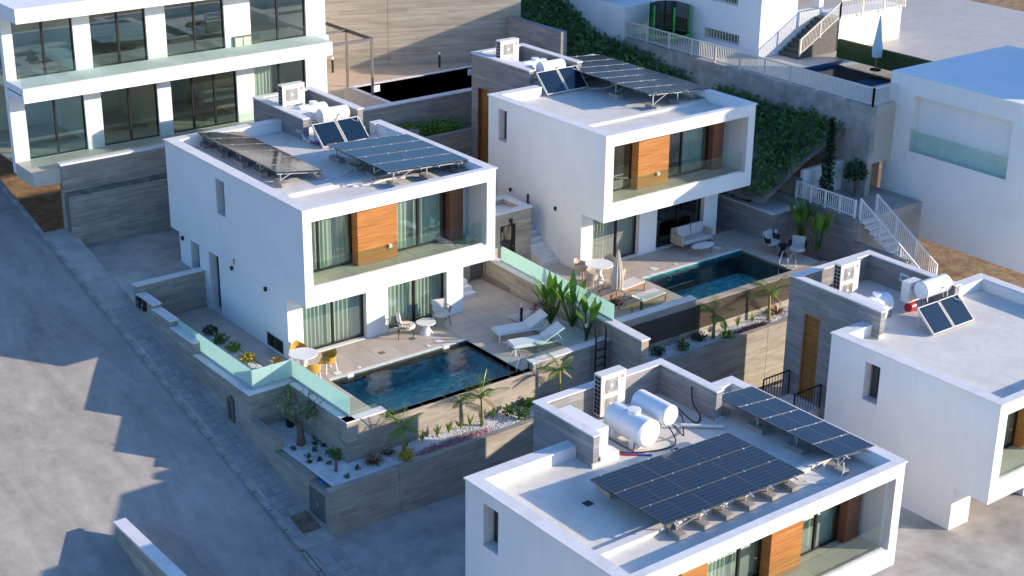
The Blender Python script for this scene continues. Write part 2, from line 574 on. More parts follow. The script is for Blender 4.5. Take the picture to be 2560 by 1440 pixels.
WHITE = m_render(); COPE = m_coping(); ROOF = m_roof()
CONC = m_concrete(); CONC2 = m_concrete('bulkhead_concrete', (0.17,0.165,0.165), (0.27,0.262,0.262), (0.40,0.39,0.385))
CONC3 = m_concrete('retaining_concrete', (0.24,0.205,0.16), (0.40,0.35,0.275), (0.53,0.47,0.375))
CONC4 = simple('plain_concrete', (0.36,0.345,0.32), 0.85, var=0.3, scale=1.5, bump=0.3)
BLOCKW = simple('block_concrete', (0.33,0.30,0.265), 0.9, var=0.25, scale=2.5, bump=0.3, obj_var=0.10)
TILE = m_tile('terrace_tile', (0.46,0.39,0.325), (0.57,0.495,0.42))
TILEB = m_tile('balcony_tile', (0.50,0.45,0.36), (0.60,0.545,0.44))
TILEF = m_tile('old_terrace_tile', (0.46,0.42,0.37), (0.56,0.52,0.46))
GROUT = simple('grout', (0.25,0.215,0.18), 0.9)
ROAD = m_road()
PAVE = m_tile('paving_slab', (0.27,0.255,0.24), (0.40,0.38,0.355), 0.9, 0.10)
KERB = simple('kerb_concrete', (0.36,0.33,0.30), 0.9, var=0.3, scale=2, bump=0.3)
DRIVE = simple('driveway_concrete', (0.40,0.375,0.34), 0.85, var=0.3, scale=0.8, bump=0.1)
WOODP = m_wood('timber_cladding', (0.30,0.11,0.028), (0.42,0.17,0.045), (0.52,0.235,0.07))
WOODD = m_wood('dark_timber_cladding', (0.15,0.052,0.024), (0.20,0.075,0.036), (0.26,0.105,0.05))
WOODT = m_wood('door_timber', (0.20,0.085,0.02), (0.29,0.125,0.03), (0.37,0.17,0.045))
TEAK = m_wood('teak', (0.26,0.12,0.05), (0.36,0.18,0.08), (0.45,0.24,0.12))
GLASS = m_glass(); GLASSB = m_glass('balustrade_glass', (0.88,0.95,0.92), 0.02)
GLASSD = m_glass('dark_window_glass', (0.30,0.36,0.36), 0.10)
MINT = m_frosted()
FRAME = simple('dark_aluminium', (0.035,0.033,0.034), 0.4, 0.6, var=0.1)
GREYM = simple('grey_aluminium', (0.16,0.155,0.15), 0.45, 0.3, var=0.08)
GALV = simple('galvanised_steel', (0.60,0.60,0.60), 0.4, 0.7, var=0.1)
CHROME = simple('polished_steel', (0.72,0.72,0.72), 0.15, 1.0, var=0.03)
WHITEM = simple('white_metal', (0.78,0.77,0.75), 0.45, var=0.04)
PLAST = simple('white_plastic', (0.80,0.80,0.78), 0.35, var=0.03)
TANKM = simple('white_enamel', (0.80,0.81,0.82), 0.18, 0.0, var=0.02)
ACM = simple('unit_casing', (0.72,0.70,0.66), 0.5, var=0.03)
BLACK = simple('black_plastic', (0.012,0.012,0.014), 0.5, var=0.2)
RED = simple('red_enamel', (0.55,0.015,0.04), 0.4)
REDD = simple('crimson_print', (0.65,0.02,0.12), 0.5)
GREYP = simple('grey_print', (0.30,0.30,0.31), 0.6)
BLUEP = simple('blue_hose', (0.02,0.14,0.55), 0.5)
REDP = simple('red_hose', (0.50,0.02,0.03), 0.5)
PIPEW = simple('pale_conduit', (0.66,0.64,0.61), 0.5)
PV = m_pv('solar_cells_lined', True); PVB = m_pv('solar_cells_black', False)
COLL = simple('collector_glass', (0.008,0.02,0.04), 0.06, var=0.2, spec=0.7)
CURT = m_curtain('voile_curtain', (0.82,0.87,0.78)); CURTD = m_curtain('shaded_curtain', (0.55,0.62,0.62))
INT = simple('interior_plaster', (0.62,0.60,0.46), 0.9, var=0.06, scale=1)
INTF = simple('interior_floor', (0.50,0.45,0.34), 0.5, var=0.1)
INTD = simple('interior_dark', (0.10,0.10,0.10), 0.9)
WATER = m_water('pool_water', (0.72,0.98,0.99))
WATERF = m_water('blue_pool_water', (0.45,0.80,0.95), 0.2)
POOLT = m_pooltile()
POOLE = m_pooltile('dry_pool_stone', (0.20,0.235,0.20), (0.31,0.345,0.30), (0.42,0.44,0.385), 2.0)
POOLF = simple('blue_mosaic', (0.03,0.23,0.45), 0.4, var=0.25, scale=30)
GRAVEL = m_gravel()
SOIL = m_soil('dry_soil', [(0.3,(0.14,0.085,0.045)),(0.5,(0.30,0.19,0.10)),(0.7,(0.46,0.33,0.19))], 1.5)
EARTH = m_soil('slope_earth', [(0.3,(0.10,0.085,0.06)),(0.5,(0.19,0.165,0.125)),(0.72,(0.34,0.31,0.27))], 1.8)
LAWN = m_soil('turf', [(0.3,(0.02,0.05,0.012)),(0.5,(0.035,0.085,0.02)),(0.72,(0.06,0.13,0.03))], 2.2)
LPALM = m_leaf('palm_leaf', (0.08,0.17,0.02), (0.20,0.30,0.04), 0.3)
LPALMD = m_leaf('dry_palm_leaf', (0.22,0.14,0.06), (0.38,0.26,0.12), 0.2)
LBANA = m_leaf('paddle_leaf', (0.05,0.16,0.012), (0.16,0.32,0.03), 0.35, 3)
LSHRUB = m_leaf('shrub_leaf', (0.04,0.11,0.015), (0.11,0.24,0.03), 0.3)
LBRIGHT = m_leaf('bright_leaf', (0.07,0.18,0.012), (0.20,0.36,0.03), 0.35)
LDARK = m_leaf('dark_leaf', (0.015,0.045,0.012), (0.04,0.09,0.02), 0.15)
LOLIVE = m_leaf('olive_leaf', (0.15,0.19,0.085), (0.32,0.36,0.19), 0.2)
LGRASS = m_leaf('grass_blade', (0.13,0.24,0.02), (0.30,0.42,0.05), 0.3)
LBRONZE = m_leaf('bronze_blade', (0.12,0.05,0.02), (0.26,0.12,0.05), 0.2)
LPURP = m_leaf('purple_leaf', (0.06,0.015,0.03), (0.16,0.04,0.07), 0.15)
LPINK = m_leaf('pink_flower', (0.30,0.10,0.13), (0.62,0.36,0.38), 0.2, 12)
LYEL = m_leaf('yellow_leaf', (0.30,0.26,0.02), (0.60,0.50,0.03), 0.3)
LCYP = m_leaf('cypress_leaf', (0.02,0.045,0.02), (0.06,0.09,0.04), 0.1)
LDRY = m_leaf('dry_straw', (0.25,0.17,0.08), (0.50,0.36,0.18), 0.2)
BARK = simple('bark', (0.16,0.10,0.07), 0.95, var=0.4, scale=6, bump=0.6)
PTRUNK = simple('palm_trunk', (0.26,0.24,0.06), 0.7, var=0.25, scale=8)
CUSH = simple('pale_cushion', (0.66,0.62,0.57), 0.9, var=0.05, scale=4, bump=0.1)
CUSHG = simple('grey_cushion', (0.46,0.47,0.46), 0.9, var=0.06, scale=4, bump=0.1)
SLING = simple('white_sling', (0.76,0.76,0.75), 0.7, var=0.03)
ROPE = simple('beige_rope', (0.50,0.40,0.31), 0.9, var=0.2, scale=18, bump=0.3)
ROPEO = simple('ochre_rope', (0.58,0.30,0.045), 0.85, var=0.25, scale=20, bump=0.3)
OLIVEM = simple('olive_metal', (0.11,0.10,0.05), 0.6)
CANVAS = simple('beige_canvas', (0.58,0.50,0.42), 0.9, var=0.1)
CANVASB = simple('pale_blue_canvas', (0.55,0.66,0.70), 0.9, var=0.06)
SAIL = simple('sail_cloth', (0.70,0.68,0.64), 0.9, var=0.05)
CREAM = simple('cream_metal', (0.72,0.66,0.56), 0.5, var=0.05)
GREENP = simple('green_foam', (0.01,0.50,0.06), 0.6, var=0.08)
YELP = simple('yellow_plastic', (0.75,0.52,0.04), 0.5)
DECKD = simple('dark_decking', (0.16,0.145,0.13), 0.8, var=0.2, scale=5)
STONE = simple('dark_granite', (0.075,0.07,0.066), 0.6, var=0.4, scale=12)
RUST = simple('rusty_cover', (0.20,0.14,0.10), 0.9, var=0.45, scale=3, bump=0.4)
NET = m_net()
BLUEC = simple('blue_cloth', (0.03,0.04,0.14), 0.9)
# ------------------------------------------------------------------ setting helpers
def prof(y): return -1.223 + 0.2473*y
def plate(mb, z0, z1, x0, x1, y0, y1, holes=()):
    t = MB().wall('x', z0, z1, x0, x1, y0, y1, holes)
    mb.add([(x, z, y) for x, y, z in t.v], [tuple(reversed(f)) for f in t.f])
    return mb
TM = {}
def tiles(parent, name, x0, x1, y0, y1, z, px, py, m, holes=(), gap=0.012, th=0.02, xb=(), yb=()):
    def br(a, b, p, extra):
        n = max(1, round((b-a)/p)); s = [a+(b-a)*i/n for i in range(n+1)]
        for e in extra:
            if a < e < b:
                j = min(range(len(s)), key=lambda i: abs(s[i]-e))
                if 0 < j < len(s)-1: s[j] = e
                else: s.append(e)
        return sorted(set(s))
    X = br(x0, x1, px, list(xb)+[h[0] for h in holes]+[h[1] for h in holes])
    Y = br(y0, y1, py, list(yb)+[h[2] for h in holes]+[h[3] for h in holes])
    for i in range(len(X)-1):
        for j in range(len(Y)-1):
            cx, cy = (X[i]+X[i+1])/2, (Y[j]+Y[j+1])/2
            if any(h[0] < cx < h[1] and h[2] < cy < h[3] for h in holes): continue
            w, d = round(X[i+1]-X[i]-gap, 3), round(Y[j+1]-Y[j]-gap, 3)
            if w < 0.03 or d < 0.03: continue
            key = (name, w, d, m.name)
            if key not in TM:
                me = MB().box(-w/2, w/2, -d/2, d/2, -th, 0).mesh(name)
                me.materials.append(m); TM[key] = me
            inst(name, TM[key], parent, (cx, cy, z))

def lwall(name, label, cat, p0, p1, t, zb, zt, joints=(), coping=None, m=None, group=None, root=None, cm=None, ends=(0,0), copw=None):
    """concrete wall from p0 to p1 (plan), thickness t towards the left of the direction; panels split at the joints"""
    m = m or CONC
    p0 = Vector((p0[0],p0[1],0)); p1 = Vector((p1[0],p1[1],0))
    d = p1-p0; L = d.length; d.normalize(); n = Vector((-d.y, d.x, 0))
    r = root or thing(name, label, cat, ((p0.x+p1.x)/2, (p0.y+p1.y)/2, zb), group)
    js = [0]+[j for j in joints]+[L]
    g = 0.008
    for i in range(len(js)-1):
        a, b = js[i]+(g if i else 0), js[i+1]-(g if i < len(js)-2 else 0)
        q = [p0+d*a, p0+d*b, p0+d*b+n*t, p0+d*a+n*t]
        part('concrete_panel', MB().prism([(v.x,v.y) for v in q], zb, zt), m, r)
    if len(js) > 2:
        e = 0.02 if t > 0 else -0.02
        q = [p0+d*0.02+n*e, p0+d*(L-0.02)+n*e, p0+d*(L-0.02)+n*(t-e), p0+d*0.02+n*(t-e)]
        part('joint_core', MB().prism([(v.x,v.y) for v in q], zb, zt-0.02), FRAME, r)
    if coping is not None:
        ov, th = coping
        w = t if copw is None else copw
        so_ = ov if t > 0 else -ov
        q = [p0-d*(ov+ends[0])-n*so_, p1+d*(ov+ends[1])-n*so_, p1+d*(ov+ends[1])+n*(w+so_), p0-d*(ov+ends[0])+n*(w+so_)]
        part('coping', MB().prism([(v.x,v.y) for v in q], zt, zt+th), cm or COPE, r)
    return r

def balustrade(name, label, p0, p1, zb, zt, n, m=None, th=0.02, group=None, root=None, cat='glass railing', clamp=False, pn='glass_panel'):
    m = m or GLASSB
    p0 = Vector((p0[0],p0[1],0)); p1 = Vector((p1[0],p1[1],0)); d = p1-p0; L = d.length; d.normalize(); nn = Vector((-d.y,d.x,0))
    r = root or thing(name, label, cat, ((p0.x+p1.x)/2,(p0.y+p1.y)/2,zb), group)
    for i in range(n):
        a = L*i/n + (0.008 if i else 0); b = L*(i+1)/n - (0.008 if i < n-1 else 0)
        q = [p0+d*a, p0+d*b, p0+d*b+nn*th, p0+d*a+nn*th]
        part(pn, MB().prism([(v.x,v.y) for v in q], zb, zt), m, r)
    if clamp:
        q = [p0-nn*0.02, p1-nn*0.02, p1+nn*(th+0.02), p0+nn*(th+0.02)]
        part('base_channel', MB().prism([(v.x,v.y) for v in q], zb-0.03, zb+0.05), GALV, r)
    return r

def grid_mesh(xs, ys, zf):
    mb = MB(); nx = len(xs)
    mb.v = [(x, y, zf(x, y)) for y in ys for x in xs]
    for j in range(len(ys)-1):
        for i in range(nx-1):
            a = j*nx+i
            mb.f.append((a, a+1, a+1+nx, a+nx))
    return mb
def lin(a, b, n): return [a+(b-a)*i/n for i in range(n+1)]
from mathutils import noise as mno
def nz(x, y, s=1.0, o=0.0): return mno.noise(Vector((x*s+o, y*s-o, o*1.7)))

# ------------------------------------------------------------------ ground, road, pavement
struct('ground', grid_mesh(lin(-400,400,8), lin(-300,500,8), lambda x, y: -9.5 if y < 60 else -9.5+(y-60)*0.08), SOIL)
def roadz(x, y):
    return prof(y) - 0.10 + 0.012*nz(x, y, 0.8) - 0.01*abs(x+8)*0.3
struct('road', grid_mesh(lin(-14.5,-3.86,26), lin(-45,60,150), roadz), ROAD, True)
struct('verge', grid_mesh([-60,-40,-25,-14.4], lin(-45,60,30), lambda x, y: prof(y)-0.16+(-14.4-x)*0.02), SOIL)
# pavement: concrete bed, kerbstones, paving slabs
YB, YT = -5.95, 7.9
pv = MB(); ys = lin(YB, YT, 24)
for a, b in zip(ys[:-1], ys[1:]):
    pv.prism([(-3.80,a),(-2.70,a),(-2.70,b),(-3.80,b)], -8.0, lambda x, y: prof(y)-0.006)
pave = struct('pavement', pv, DRIVE)
slope = math.atan(0.2473)
kme = MB().boxm(0.13, 0.93, 0.3, Matrix.Translation((0,0,-0.15))).mesh('kerbstone'); kme.materials.append(KERB)
y = -45.0
kb = thing('kerb', 'long row of grey kerbstones edging the sloping road', 'kerb', (-3.88, 0, prof(0)))
kb['kind'] = 'structure'
while y < 30:
    dx = 0.0
    if -40 < y: inst('kerbstone', kme, kb, (-3.865, y, prof(y)+0.012-(0.06 if -13 < y < -6.3 else 0)), (slope, 0, 0))
    y += 0.965
sme = MB().boxm(0.312, 0.318, 0.05, Matrix.Translation((0,0,-0.025))).mesh('paving_slab'); sme.materials.append(PAVE)
rng = random.Random(3)
y = -5.6
while y < 7.6:
    for cx in (-3.52, -3.19):
        if not (y < -4.0 and cx > -3.3):
            inst('paving_slab', sme, pave, (cx, y, prof(y)+0.010+rng.uniform(-0.003,0.003)), (slope+rng.uniform(-.008,.008), rng.uniform(-.008,.008), rng.uniform(-.01,.01)))
    y += 0.335
# crossing of the driveway: slabs sunk in the forecourt
drv = MB()
def drz(x, y):
    t = max(0.0, min(1.0, (x+3.8)/6.0))
    return prof(y)*(1-t) + t*max(-3.35, min(-2.85, -2.85 - 0.02*(x-2))) - 0.012
dg = grid_mesh(lin(-3.8, 26, 50), lin(-30, -5.70, 50), lambda x, y: (drz(x, y) if y > -16.5 else drz(x, -16.5)*0+drz(x, y) if x < -1.8 else drz(x, y)))
driveway = struct('driveway', dg, DRIVE, True)
sme2 = MB().boxm(0.44, 0.47, 0.05, Matrix.Translation((0,0,-0.025))).mesh('paving_slab'); sme2.materials.append(PAVE)
for i in range(8):
    for j in range(2):
        yy = -6.55-i*0.49; xx = -3.45+j*0.46
        t = (xx+3.8)/6.0
        inst('paving_slab', sme2, driveway, (xx, yy, drz(xx,yy)+0.014), (math.atan(0.2473*(1-t)), 0.06, rng.uniform(-.01,.01)))
# parking pad left of the first house
pk = MB(); pk.prism([(-2.75,7.65),(9,7.65),(9,12.4),(-2.75,12.4)], -3, lambda x, y: 1.13+0.05*(y-7.65))
struct('parking_pad', pk, DRIVE)
pk2 = MB(); pk2.prism([(-3.8,7.65),(-2.75,7.65),(-2.75,13.2),(-3.8,13.2)], -3, lambda x, y: prof(y)+0.0)
struct('pavement_ramp', pk2, DRIVE)

# ------------------------------------------------------------------ hillside behind
def hillz(x, y):
    # ground level beyond the tall retaining wall, and the slope east of the second house
    b = 7.9 + max(0, y-20)*0.10 + 0.5*nz(x, y, 0.22, 3)
    return b
RW0, RW1 = Vector((2.0, 25.9)), Vector((22.3, 17.0))      # retaining wall base line
def rwy(x): return RW0.y + (x-RW0.x)*(RW1.y-RW0.y)/(RW1.x-RW0.x)
hg = MB(); xs = lin(-60, 22.0, 82); ts = [0,0.4,1,2,3,5,8,12,20,40,90,200]
hg.v = [(x, rwy(x)+0.45+t, 8.35+0.15*nz(x, t, 0.8)+t*0.11+0.25*nz(x, t, 0.35, 2)) for t in ts for x in xs]
for j in range(len(ts)-1):
    for i in range(len(xs)-1):
        a = j*len(xs)+i; hg.f.append((a,a+1,a+1+len(xs),a+len(xs)))
struct('hillside', hg, SOIL, True)
def slz(x, y):
    w = max(0.0, min(1.0, (x-21.6)/4.9))
    base = 1.9 + 2.45*w
    if y < 2.5: base += 0.0
    if y > 9: base += (y-9)*0.32*(1-0.55*w)
    if y > 16: base += (y-16)*0.22
    return base + 0.18*nz(x, y, 0.9) + 0.10*nz(x, y, 2.3, 5)
sg = grid_mesh(lin(21.6, 26.55, 28), lin(-0.4, 34, 120), slz)
struct('slope', sg, EARTH, True)
slup = grid_mesh(lin(26.5, 80, 30), lin(15.8, 90, 40), lambda x, y: 7.4+0.09*(y-15)+0.3*nz(x, y, 0.3))
struct('upper_hill', slup, EARTH, True)

# ------------------------------------------------------------------ first terrace (house on the left)
PA = (0.28, 6.02, -4.15, -0.95)
ft = plate(MB(), -0.30, -0.022, -2.45, 10.3, -4.44, 7.4, [PA, (-2.46,-0.96,-4.45,-0.56)])
fa = struct('lower_terrace_floor', ft, GROUT)
tiles(fa, 'floor_tile', -1.0, 10.0, -4.4, 1.28, 0.0, 0.95, 0.95, TILE, [PA])
tiles(fa, 'floor_tile', 7.52, 10.0, 1.28, 3.5, 0.0, 0.95, 0.95, TILE, [(7.5,8.78,2.2,3.6)])
tiles(fa, 'floor_tile', -2.45, -0.02, 1.28, 7.35, 0.0, 0.95, 0.95, TILE, [(-2.45,-0.95,1.28,3.9)])
tiles(fa, 'floor_tile', -2.45, -1.0, -0.5, 1.28, 0.0, 0.95, 0.95, TILE)
def pool(name, P, zt, depth, m, wm, wz, label, bumpless=False):
    x0,x1,y0,y1 = P
    r = thing(name, label, 'pool', ((x0+x1)/2,(y0+y1)/2,zt-depth))
    b = MB()
    b.quad((x0,y0,zt-depth),(x1,y0,zt-depth),(x1,y1,zt-depth),(x0,y1,zt-depth))
    b.quad((x0,y1,zt-depth),(x1,y1,zt-depth),(x1,y1,zt-0.005),(x0,y1,zt-0.005))
    b.quad((x1,y0,zt-depth),(x0,y0,zt-depth),(x0,y0,zt-0.005),(x1,y0,zt-0.005))
    b.quad((x0,y0,zt-depth),(x0,y1,zt-depth),(x0,y1,zt-0.005),(x0,y0,zt-0.005))
    b.quad((x1,y1,zt-depth),(x1,y0,zt-depth),(x1,y0,zt-0.005),(x1,y1,zt-0.005))
    part('pool_lining', b, m, r)
    if wm:
        w = MB().quad((x0+.002,y0+.002,wz),(x1-.002,y0+.002,wz),(x1-.002,y1-.002,wz),(x0+.002,y1-.002,wz))
        o = part('pool_water', w, wm, r); o['kind'] = 'stuff'
    return r
pa = pool('swimming_pool', PA, 0.0, 1.0, POOLT, WATER, -0.10, 'teal swimming pool in front of the left white house, two pale column reflections in it')
part('pool_rim', MB().box(PA[0],PA[1],PA[3],PA[3]+0.16,0.001,0.012), COPE, pa)
part('skimmer_cover', MB().box(0.98,1.22,-0.955,-0.93,-0.14,0.02).box(0.98,1.22,-0.97,-0.80,0.013,0.022), PLAST, pa)
part('skimmer_cover', MB().box(5.0,5.25,-0.955,-0.93,-0.14,0.02).box(5.0,5.25,-0.97,-0.80,0.013,0.022), COPE, pa)
def ringx(cx, y, cz, r, n=20, t=0.025):
    return MB().tube([(cx+r*math.cos(2*math.pi*i/n), y, cz+r*math.sin(2*math.pi*i/n)) for i in range(n+1)], t, 6)
part('pool_light', ringx(1.95,-0.965,-0.32,0.10), PLAST, pa)
for q in ((0.80,-0.55),(5.15,-0.45)):
    solo('paving_plate', MB().box(q[0]-.13,q[0]+.13,q[1]-.13,q[1]+.13,0.002,0.012), PLAST, 'square white lid in the paving by the '+('near left' if q[0] < 3 else 'far')+' end of the left pool', 'lid')
solo('paving_disc', MB().lathe([(0.08,0.002),(0.08,0.014)], (1.65,-0.62,0), 14), PLAST, 'small round white cap in the paving between square lid and left pool', 'lid')
solo('paving_disc', MB().lathe([(0.08,0.002),(0.08,0.014)], (4.62,-0.55,0), 14), PLAST, 'small round white cap in the paving nearest the far end of the left pool', 'lid')
solo('floor_drain', MB().box(2.85,3.05,-0.18,0.02,0.002,0.010), GREYM, 'small grey floor drain between left window and pool on lower terrace', 'drain')
solo('floor_drain', MB().box(4.42,4.62,0.2,0.4,0.002,0.010), GREYM, 'small grey floor drain beside the wicker lounge chair on lower terrace', 'drain')

# walls round the first terrace
SW = thing('street_boundary_wall', 'stepped board-marked concrete wall with pale copings along the pavement', 'wall', (-2.6, 1, -2))
for y0, y1, zt in ((7.40,6.12,1.12),(6.12,4.76,0.95),(4.76,3.06,0.71)):
    lwall('', '', '', (-2.75,y0), (-2.75,y1), 0.30, -4, zt, (), (0.03,0.05), CONC, root=SW)
lwall('', '', '', (-2.75,3.06), (-2.75,-0.856), 0.30, -4, 0.268, (0.55,2.2), (0.03,0.05), CONC, root=SW)
bl = thing('letterbox', 'black letterbox on the street wall, nearer the road top', 'letterbox', (-2.80,7.12,0.75), 'letterboxes on the street wall')
def lbox(r, y):
    part('box', MB().box(-2.87,-2.755,y-0.14,y+0.14,0.72,1.10), BLACK, r)
    part('house_number', MB().box(-2.876,-2.871,y-0.03,y+0.03,0.86,0.99).box(-2.876,-2.871,y-0.06,y+0.05,0.78,0.80), GALV, r)
lbox(bl, 7.16)
bl2 = thing('letterbox', 'black letterbox on the street wall, nearer the glass railing', 'letterbox', (-2.80,6.78,0.75), 'letterboxes on the street wall')
lbox(bl2, 6.80)
lwall('yard_cross_wall', 'grey concrete cross wall with white coping between parking pad and side yard', 'wall', (-2.75,7.40), (0.0,7.40), 0.25, -3, 1.44, (), (0.04,0.05))
RWL = lwall('planter_return_wall', 'short concrete wall behind the cactus below the mint glass', 'wall', (-2.449,-0.853), (-0.95,-0.853), 0.30, -3, 0.27, (), (0.03,0.05))
WPW = lwall('terrace_side_wall', 'brown-grey concrete wall behind the olive tree carrying mint glass', 'wall', (-1.25,-0.86), (-1.25,-4.45), 0.30, -3, 0.27, (), (0.03,0.05))
PFW = thing('pool_front_wall', 'sunlit board-marked concrete wall holding the left pool with palm shadows on it', 'wall', (4,-4.4,-1.2))
lwall('', '', '', (-1.255,-4.455), (0.22,-4.455), 0.31, -3, 0.27, (), (0.03,0.05), root=PFW)
lwall('', '', '', (0.22,-4.45), (6.30,-4.45), 0.30, -3, -0.015, (), None, root=PFW)
part('pool_edge', MB().box(0.22,6.30,-4.45,-4.16,-0.0149,0.0), CONC3, PFW)
lwall('', '', '', (6.30,-4.45), (9.83,-4.45), 0.30, -3, 0.27, (), (0.03,0.05), root=PFW)
STREETG = balustrade('mint_railing', 'mint frosted glass railing along the street wall of the left house', (-2.50,4.70), (-2.50,-0.60), 0.34, 1.02, 5, MINT, clamp=True)
balustrade('', '', (-2.50,-0.62), (-0.99,-0.62), 0.34, 1.02, 2, MINT, root=STREETG, clamp=True)
balustrade('', '', (-0.99,-0.64), (-0.99,-4.18), 0.34, 1.02, 3, MINT, root=STREETG, clamp=True)
balustrade('corner_railing', 'clear glass railing panel at the front corner of the left pool', (-0.97,-4.19), (0.15,-4.19), 0.33, 0.98, 1, GLASSB)
balustrade('pool_end_railing', 'clear glass railing behind the pool ladder and white sun loungers', (6.55,-4.20), (9.6,-4.20), 0.33, 1.05, 3, GLASSB)
# dividing wall to the upper terrace, with mint glass on top
DW = lwall('dividing_wall', 'board-marked concrete wall with white coping dividing the two terraces', 'wall', (9.72,-6.2), (10.18,3.45), -0.32, -3.5, 0.85, (1.6,), (0.04,0.06), CONC3)
balustrade('dividing_railing', 'mint frosted glass railing on the wall dividing the two terraces', (10.38,2.75), (10.02,-4.35), 0.91, 1.55, 6, MINT, clamp=True)

# ------------------------------------------------------------------ second terrace (house on the right)
PB = (14.85, 20.35, -3.45, -0.62)
ZB = 0.2
fb = struct('upper_terrace_floor', plate(MB(), -0.8, ZB-0.022, 10.1, 22.0, -3.85, 6.0, [PB]), GROUT)
tiles(fb, 'floor_tile', 10.42, 21.98, -3.5, 1.40, ZB, 0.95, 0.95, TILE, [PB])
tiles(fb, 'floor_tile', 10.42, 13.31, 1.40, 3.0, ZB, 0.95, 0.95, TILE, [])
pb = pool('swimming_pool', PB, ZB, 1.0, POOLT, WATER, ZB-0.10, 'teal swimming pool on the upper terrace with glittering sunlit patch')
part('pool_rim', MB().box(PB[0],PB[1],PB[3],PB[3]+0.16,ZB+0.001,ZB+0.012), COPE, pb)
part('skimmer_cover', MB().box(15.3,15.6,-0.64,-0.47,ZB+0.013,ZB+0.022), PLAST, pb)
part('pool_light', ringx(16.3,-0.63,-0.12,0.10), PLAST, pb)
for q in ((15.95,-0.05),(19.7,0.15)):
    solo('paving_plate', MB().box(q[0]-.14,q[0]+.14,q[1]-.14,q[1]+.14,ZB+.002,ZB+.012), PLAST, 'square white lid in the upper paving near the '+('closed parasol end' if q[0] < 17 else 'outdoor sofa end')+' of the pool', 'lid')
solo('paving_disc', MB().lathe([(0.08,0.002),(0.08,0.014)], (17.0,-0.2,ZB), 14), PLAST, 'small round white cap in the paving beside the upper pool', 'lid')
solo('floor_drain', MB().box(19.95,20.15,0.85,1.05,ZB+.002,ZB+.010), GREYM, 'dark floor drain right of the outdoor sofa on the upper terrace', 'drain')
PBW = thing('pool_front_wall', 'concrete wall holding the upper pool, part in shade, part sunlit', 'wall', (15,-3.8,-1.1))
lwall('', '', '', (10.0,-3.85), (14.6,-3.85), 0.30, -4, 0.47, (), (0.03,0.05), root=PBW)
lwall('', '', '', (14.6,-3.85), (22.2,-3.85), 0.38, -4, ZB-0.015, (3.1,), None, root=PBW)
part('pool_edge', MB().box(14.6,22.2,-3.85,-3.47,ZB-0.0149,ZB), CONC3, PBW)
balustrade('upper_front_railing', 'clear glass railing in front of the teak sun loungers', (10.3,-3.62), (14.75,-3.62), 0.53, 1.15, 4, GLASSB)
# planter bed walls in front
PFL = thing('planter_wall', 'long low concrete planter wall with cabinet doors facing the driveway', 'wall', (3,-5.7,-2.7))
lwall('', '', '', (-2.75,-5.77), (9.8,-5.77), 0.20, -5, -1.085, (2.6,8.0), None, CONC, root=PFL)
# street side of the planter: stepped parapets and the niche with two metal doors
for y0, y1, zt in ((-0.862,-2.35,-0.66),(-2.35,-4.42,-1.17)):
    lwall('', '', '', (-2.75,y0), (-2.75,y1), 0.28, -5, zt, (), None, CONC, root=PFL)
cbm = MB()
cbm.box(-2.75,-2.35,-4.50,-4.42,-5,-1.17)
cbm.box(-2.75,-2.05,-5.57,-4.50,-1.39,-1.33)
cbm.box(-2.15,-2.05,-5.57,-4.50,-5,-1.17)
cbm.box(-2.75,-2.69,-5.57,-5.50,-5,-1.39)
part('niche_frame', cbm, CONC, PFL)
part('sill', MB().box(-2.72,-2.2,-5.50,-4.50,-5,-2.45), CONC4, PFL)
for a, b in ((-4.51,-5.0),(-5.01,-5.49)):
    d = part('niche_door', MB().box(-2.735,-2.70,b,a,-2.40,-1.41), GREYM, PFL)
    part('handle', MB().box(-2.76,-2.735,(-5.03 if a > -4.8 else -4.97)-0.01,(-4.98 if a > -4.8 else -5.02)+0.02,-2.0,-1.85) if a > -4.8 else MB().box(-2.745,-2.736,-5.45,-5.43,-2.3,-1.5), GALV, d)
solo('blue_sign', MB().box(-2.45,-2.25,-4.86,-4.54,-1.33,-1.29), simple('blue_plate', (0.02,0.25,0.75), 0.4), 'small bright blue slab lying on the roof of the cabinet niche', 'plate')
PBL = lwall('planter_wall', 'long low concrete planter wall below the upper pool, dark joint near its right end', 'wall', (9.85,-5.02), (22.0,-5.02), 0.22, -6, -1.0, (7.6,), None, CONC)
# gravel beds
gb = MB(); gb.add(*(lambda g: (g.v, g.f))(grid_mesh(lin(-2.47,9.75,40), lin(-5.58,-4.44,6), lambda x, y: -1.15+0.02*nz(x,y,3))))
gb.add(*(lambda g: (g.v, g.f))(grid_mesh(lin(-2.47,-1.24,6), lin(-4.45,-0.84,14), lambda x, y: -1.15+0.02*nz(x,y,3)+max(0,(y+2.2))*0.08)))
struct('front_gravel_bed', gb, GRAVEL, True)
struct('upper_gravel_bed', grid_mesh(lin(9.9,22.0,40), lin(-4.82,-3.84,5), lambda x, y: -1.08+0.03*nz(x,y,2.5)), GRAVEL, True)
struct('terrace_gravel_bed', grid_mesh(lin(8.45,9.98,10), lin(-4.12,-0.2,20), lambda x, y: 0.06+0.02*nz(x,y,3)), GRAVEL, True)
struct('side_gravel_bed', grid_mesh(lin(-2.42,-1.05,6), lin(-0.45,5.2,20), lambda x, y: 0.055+0.02*nz(x,y,3)), GRAVEL, True)
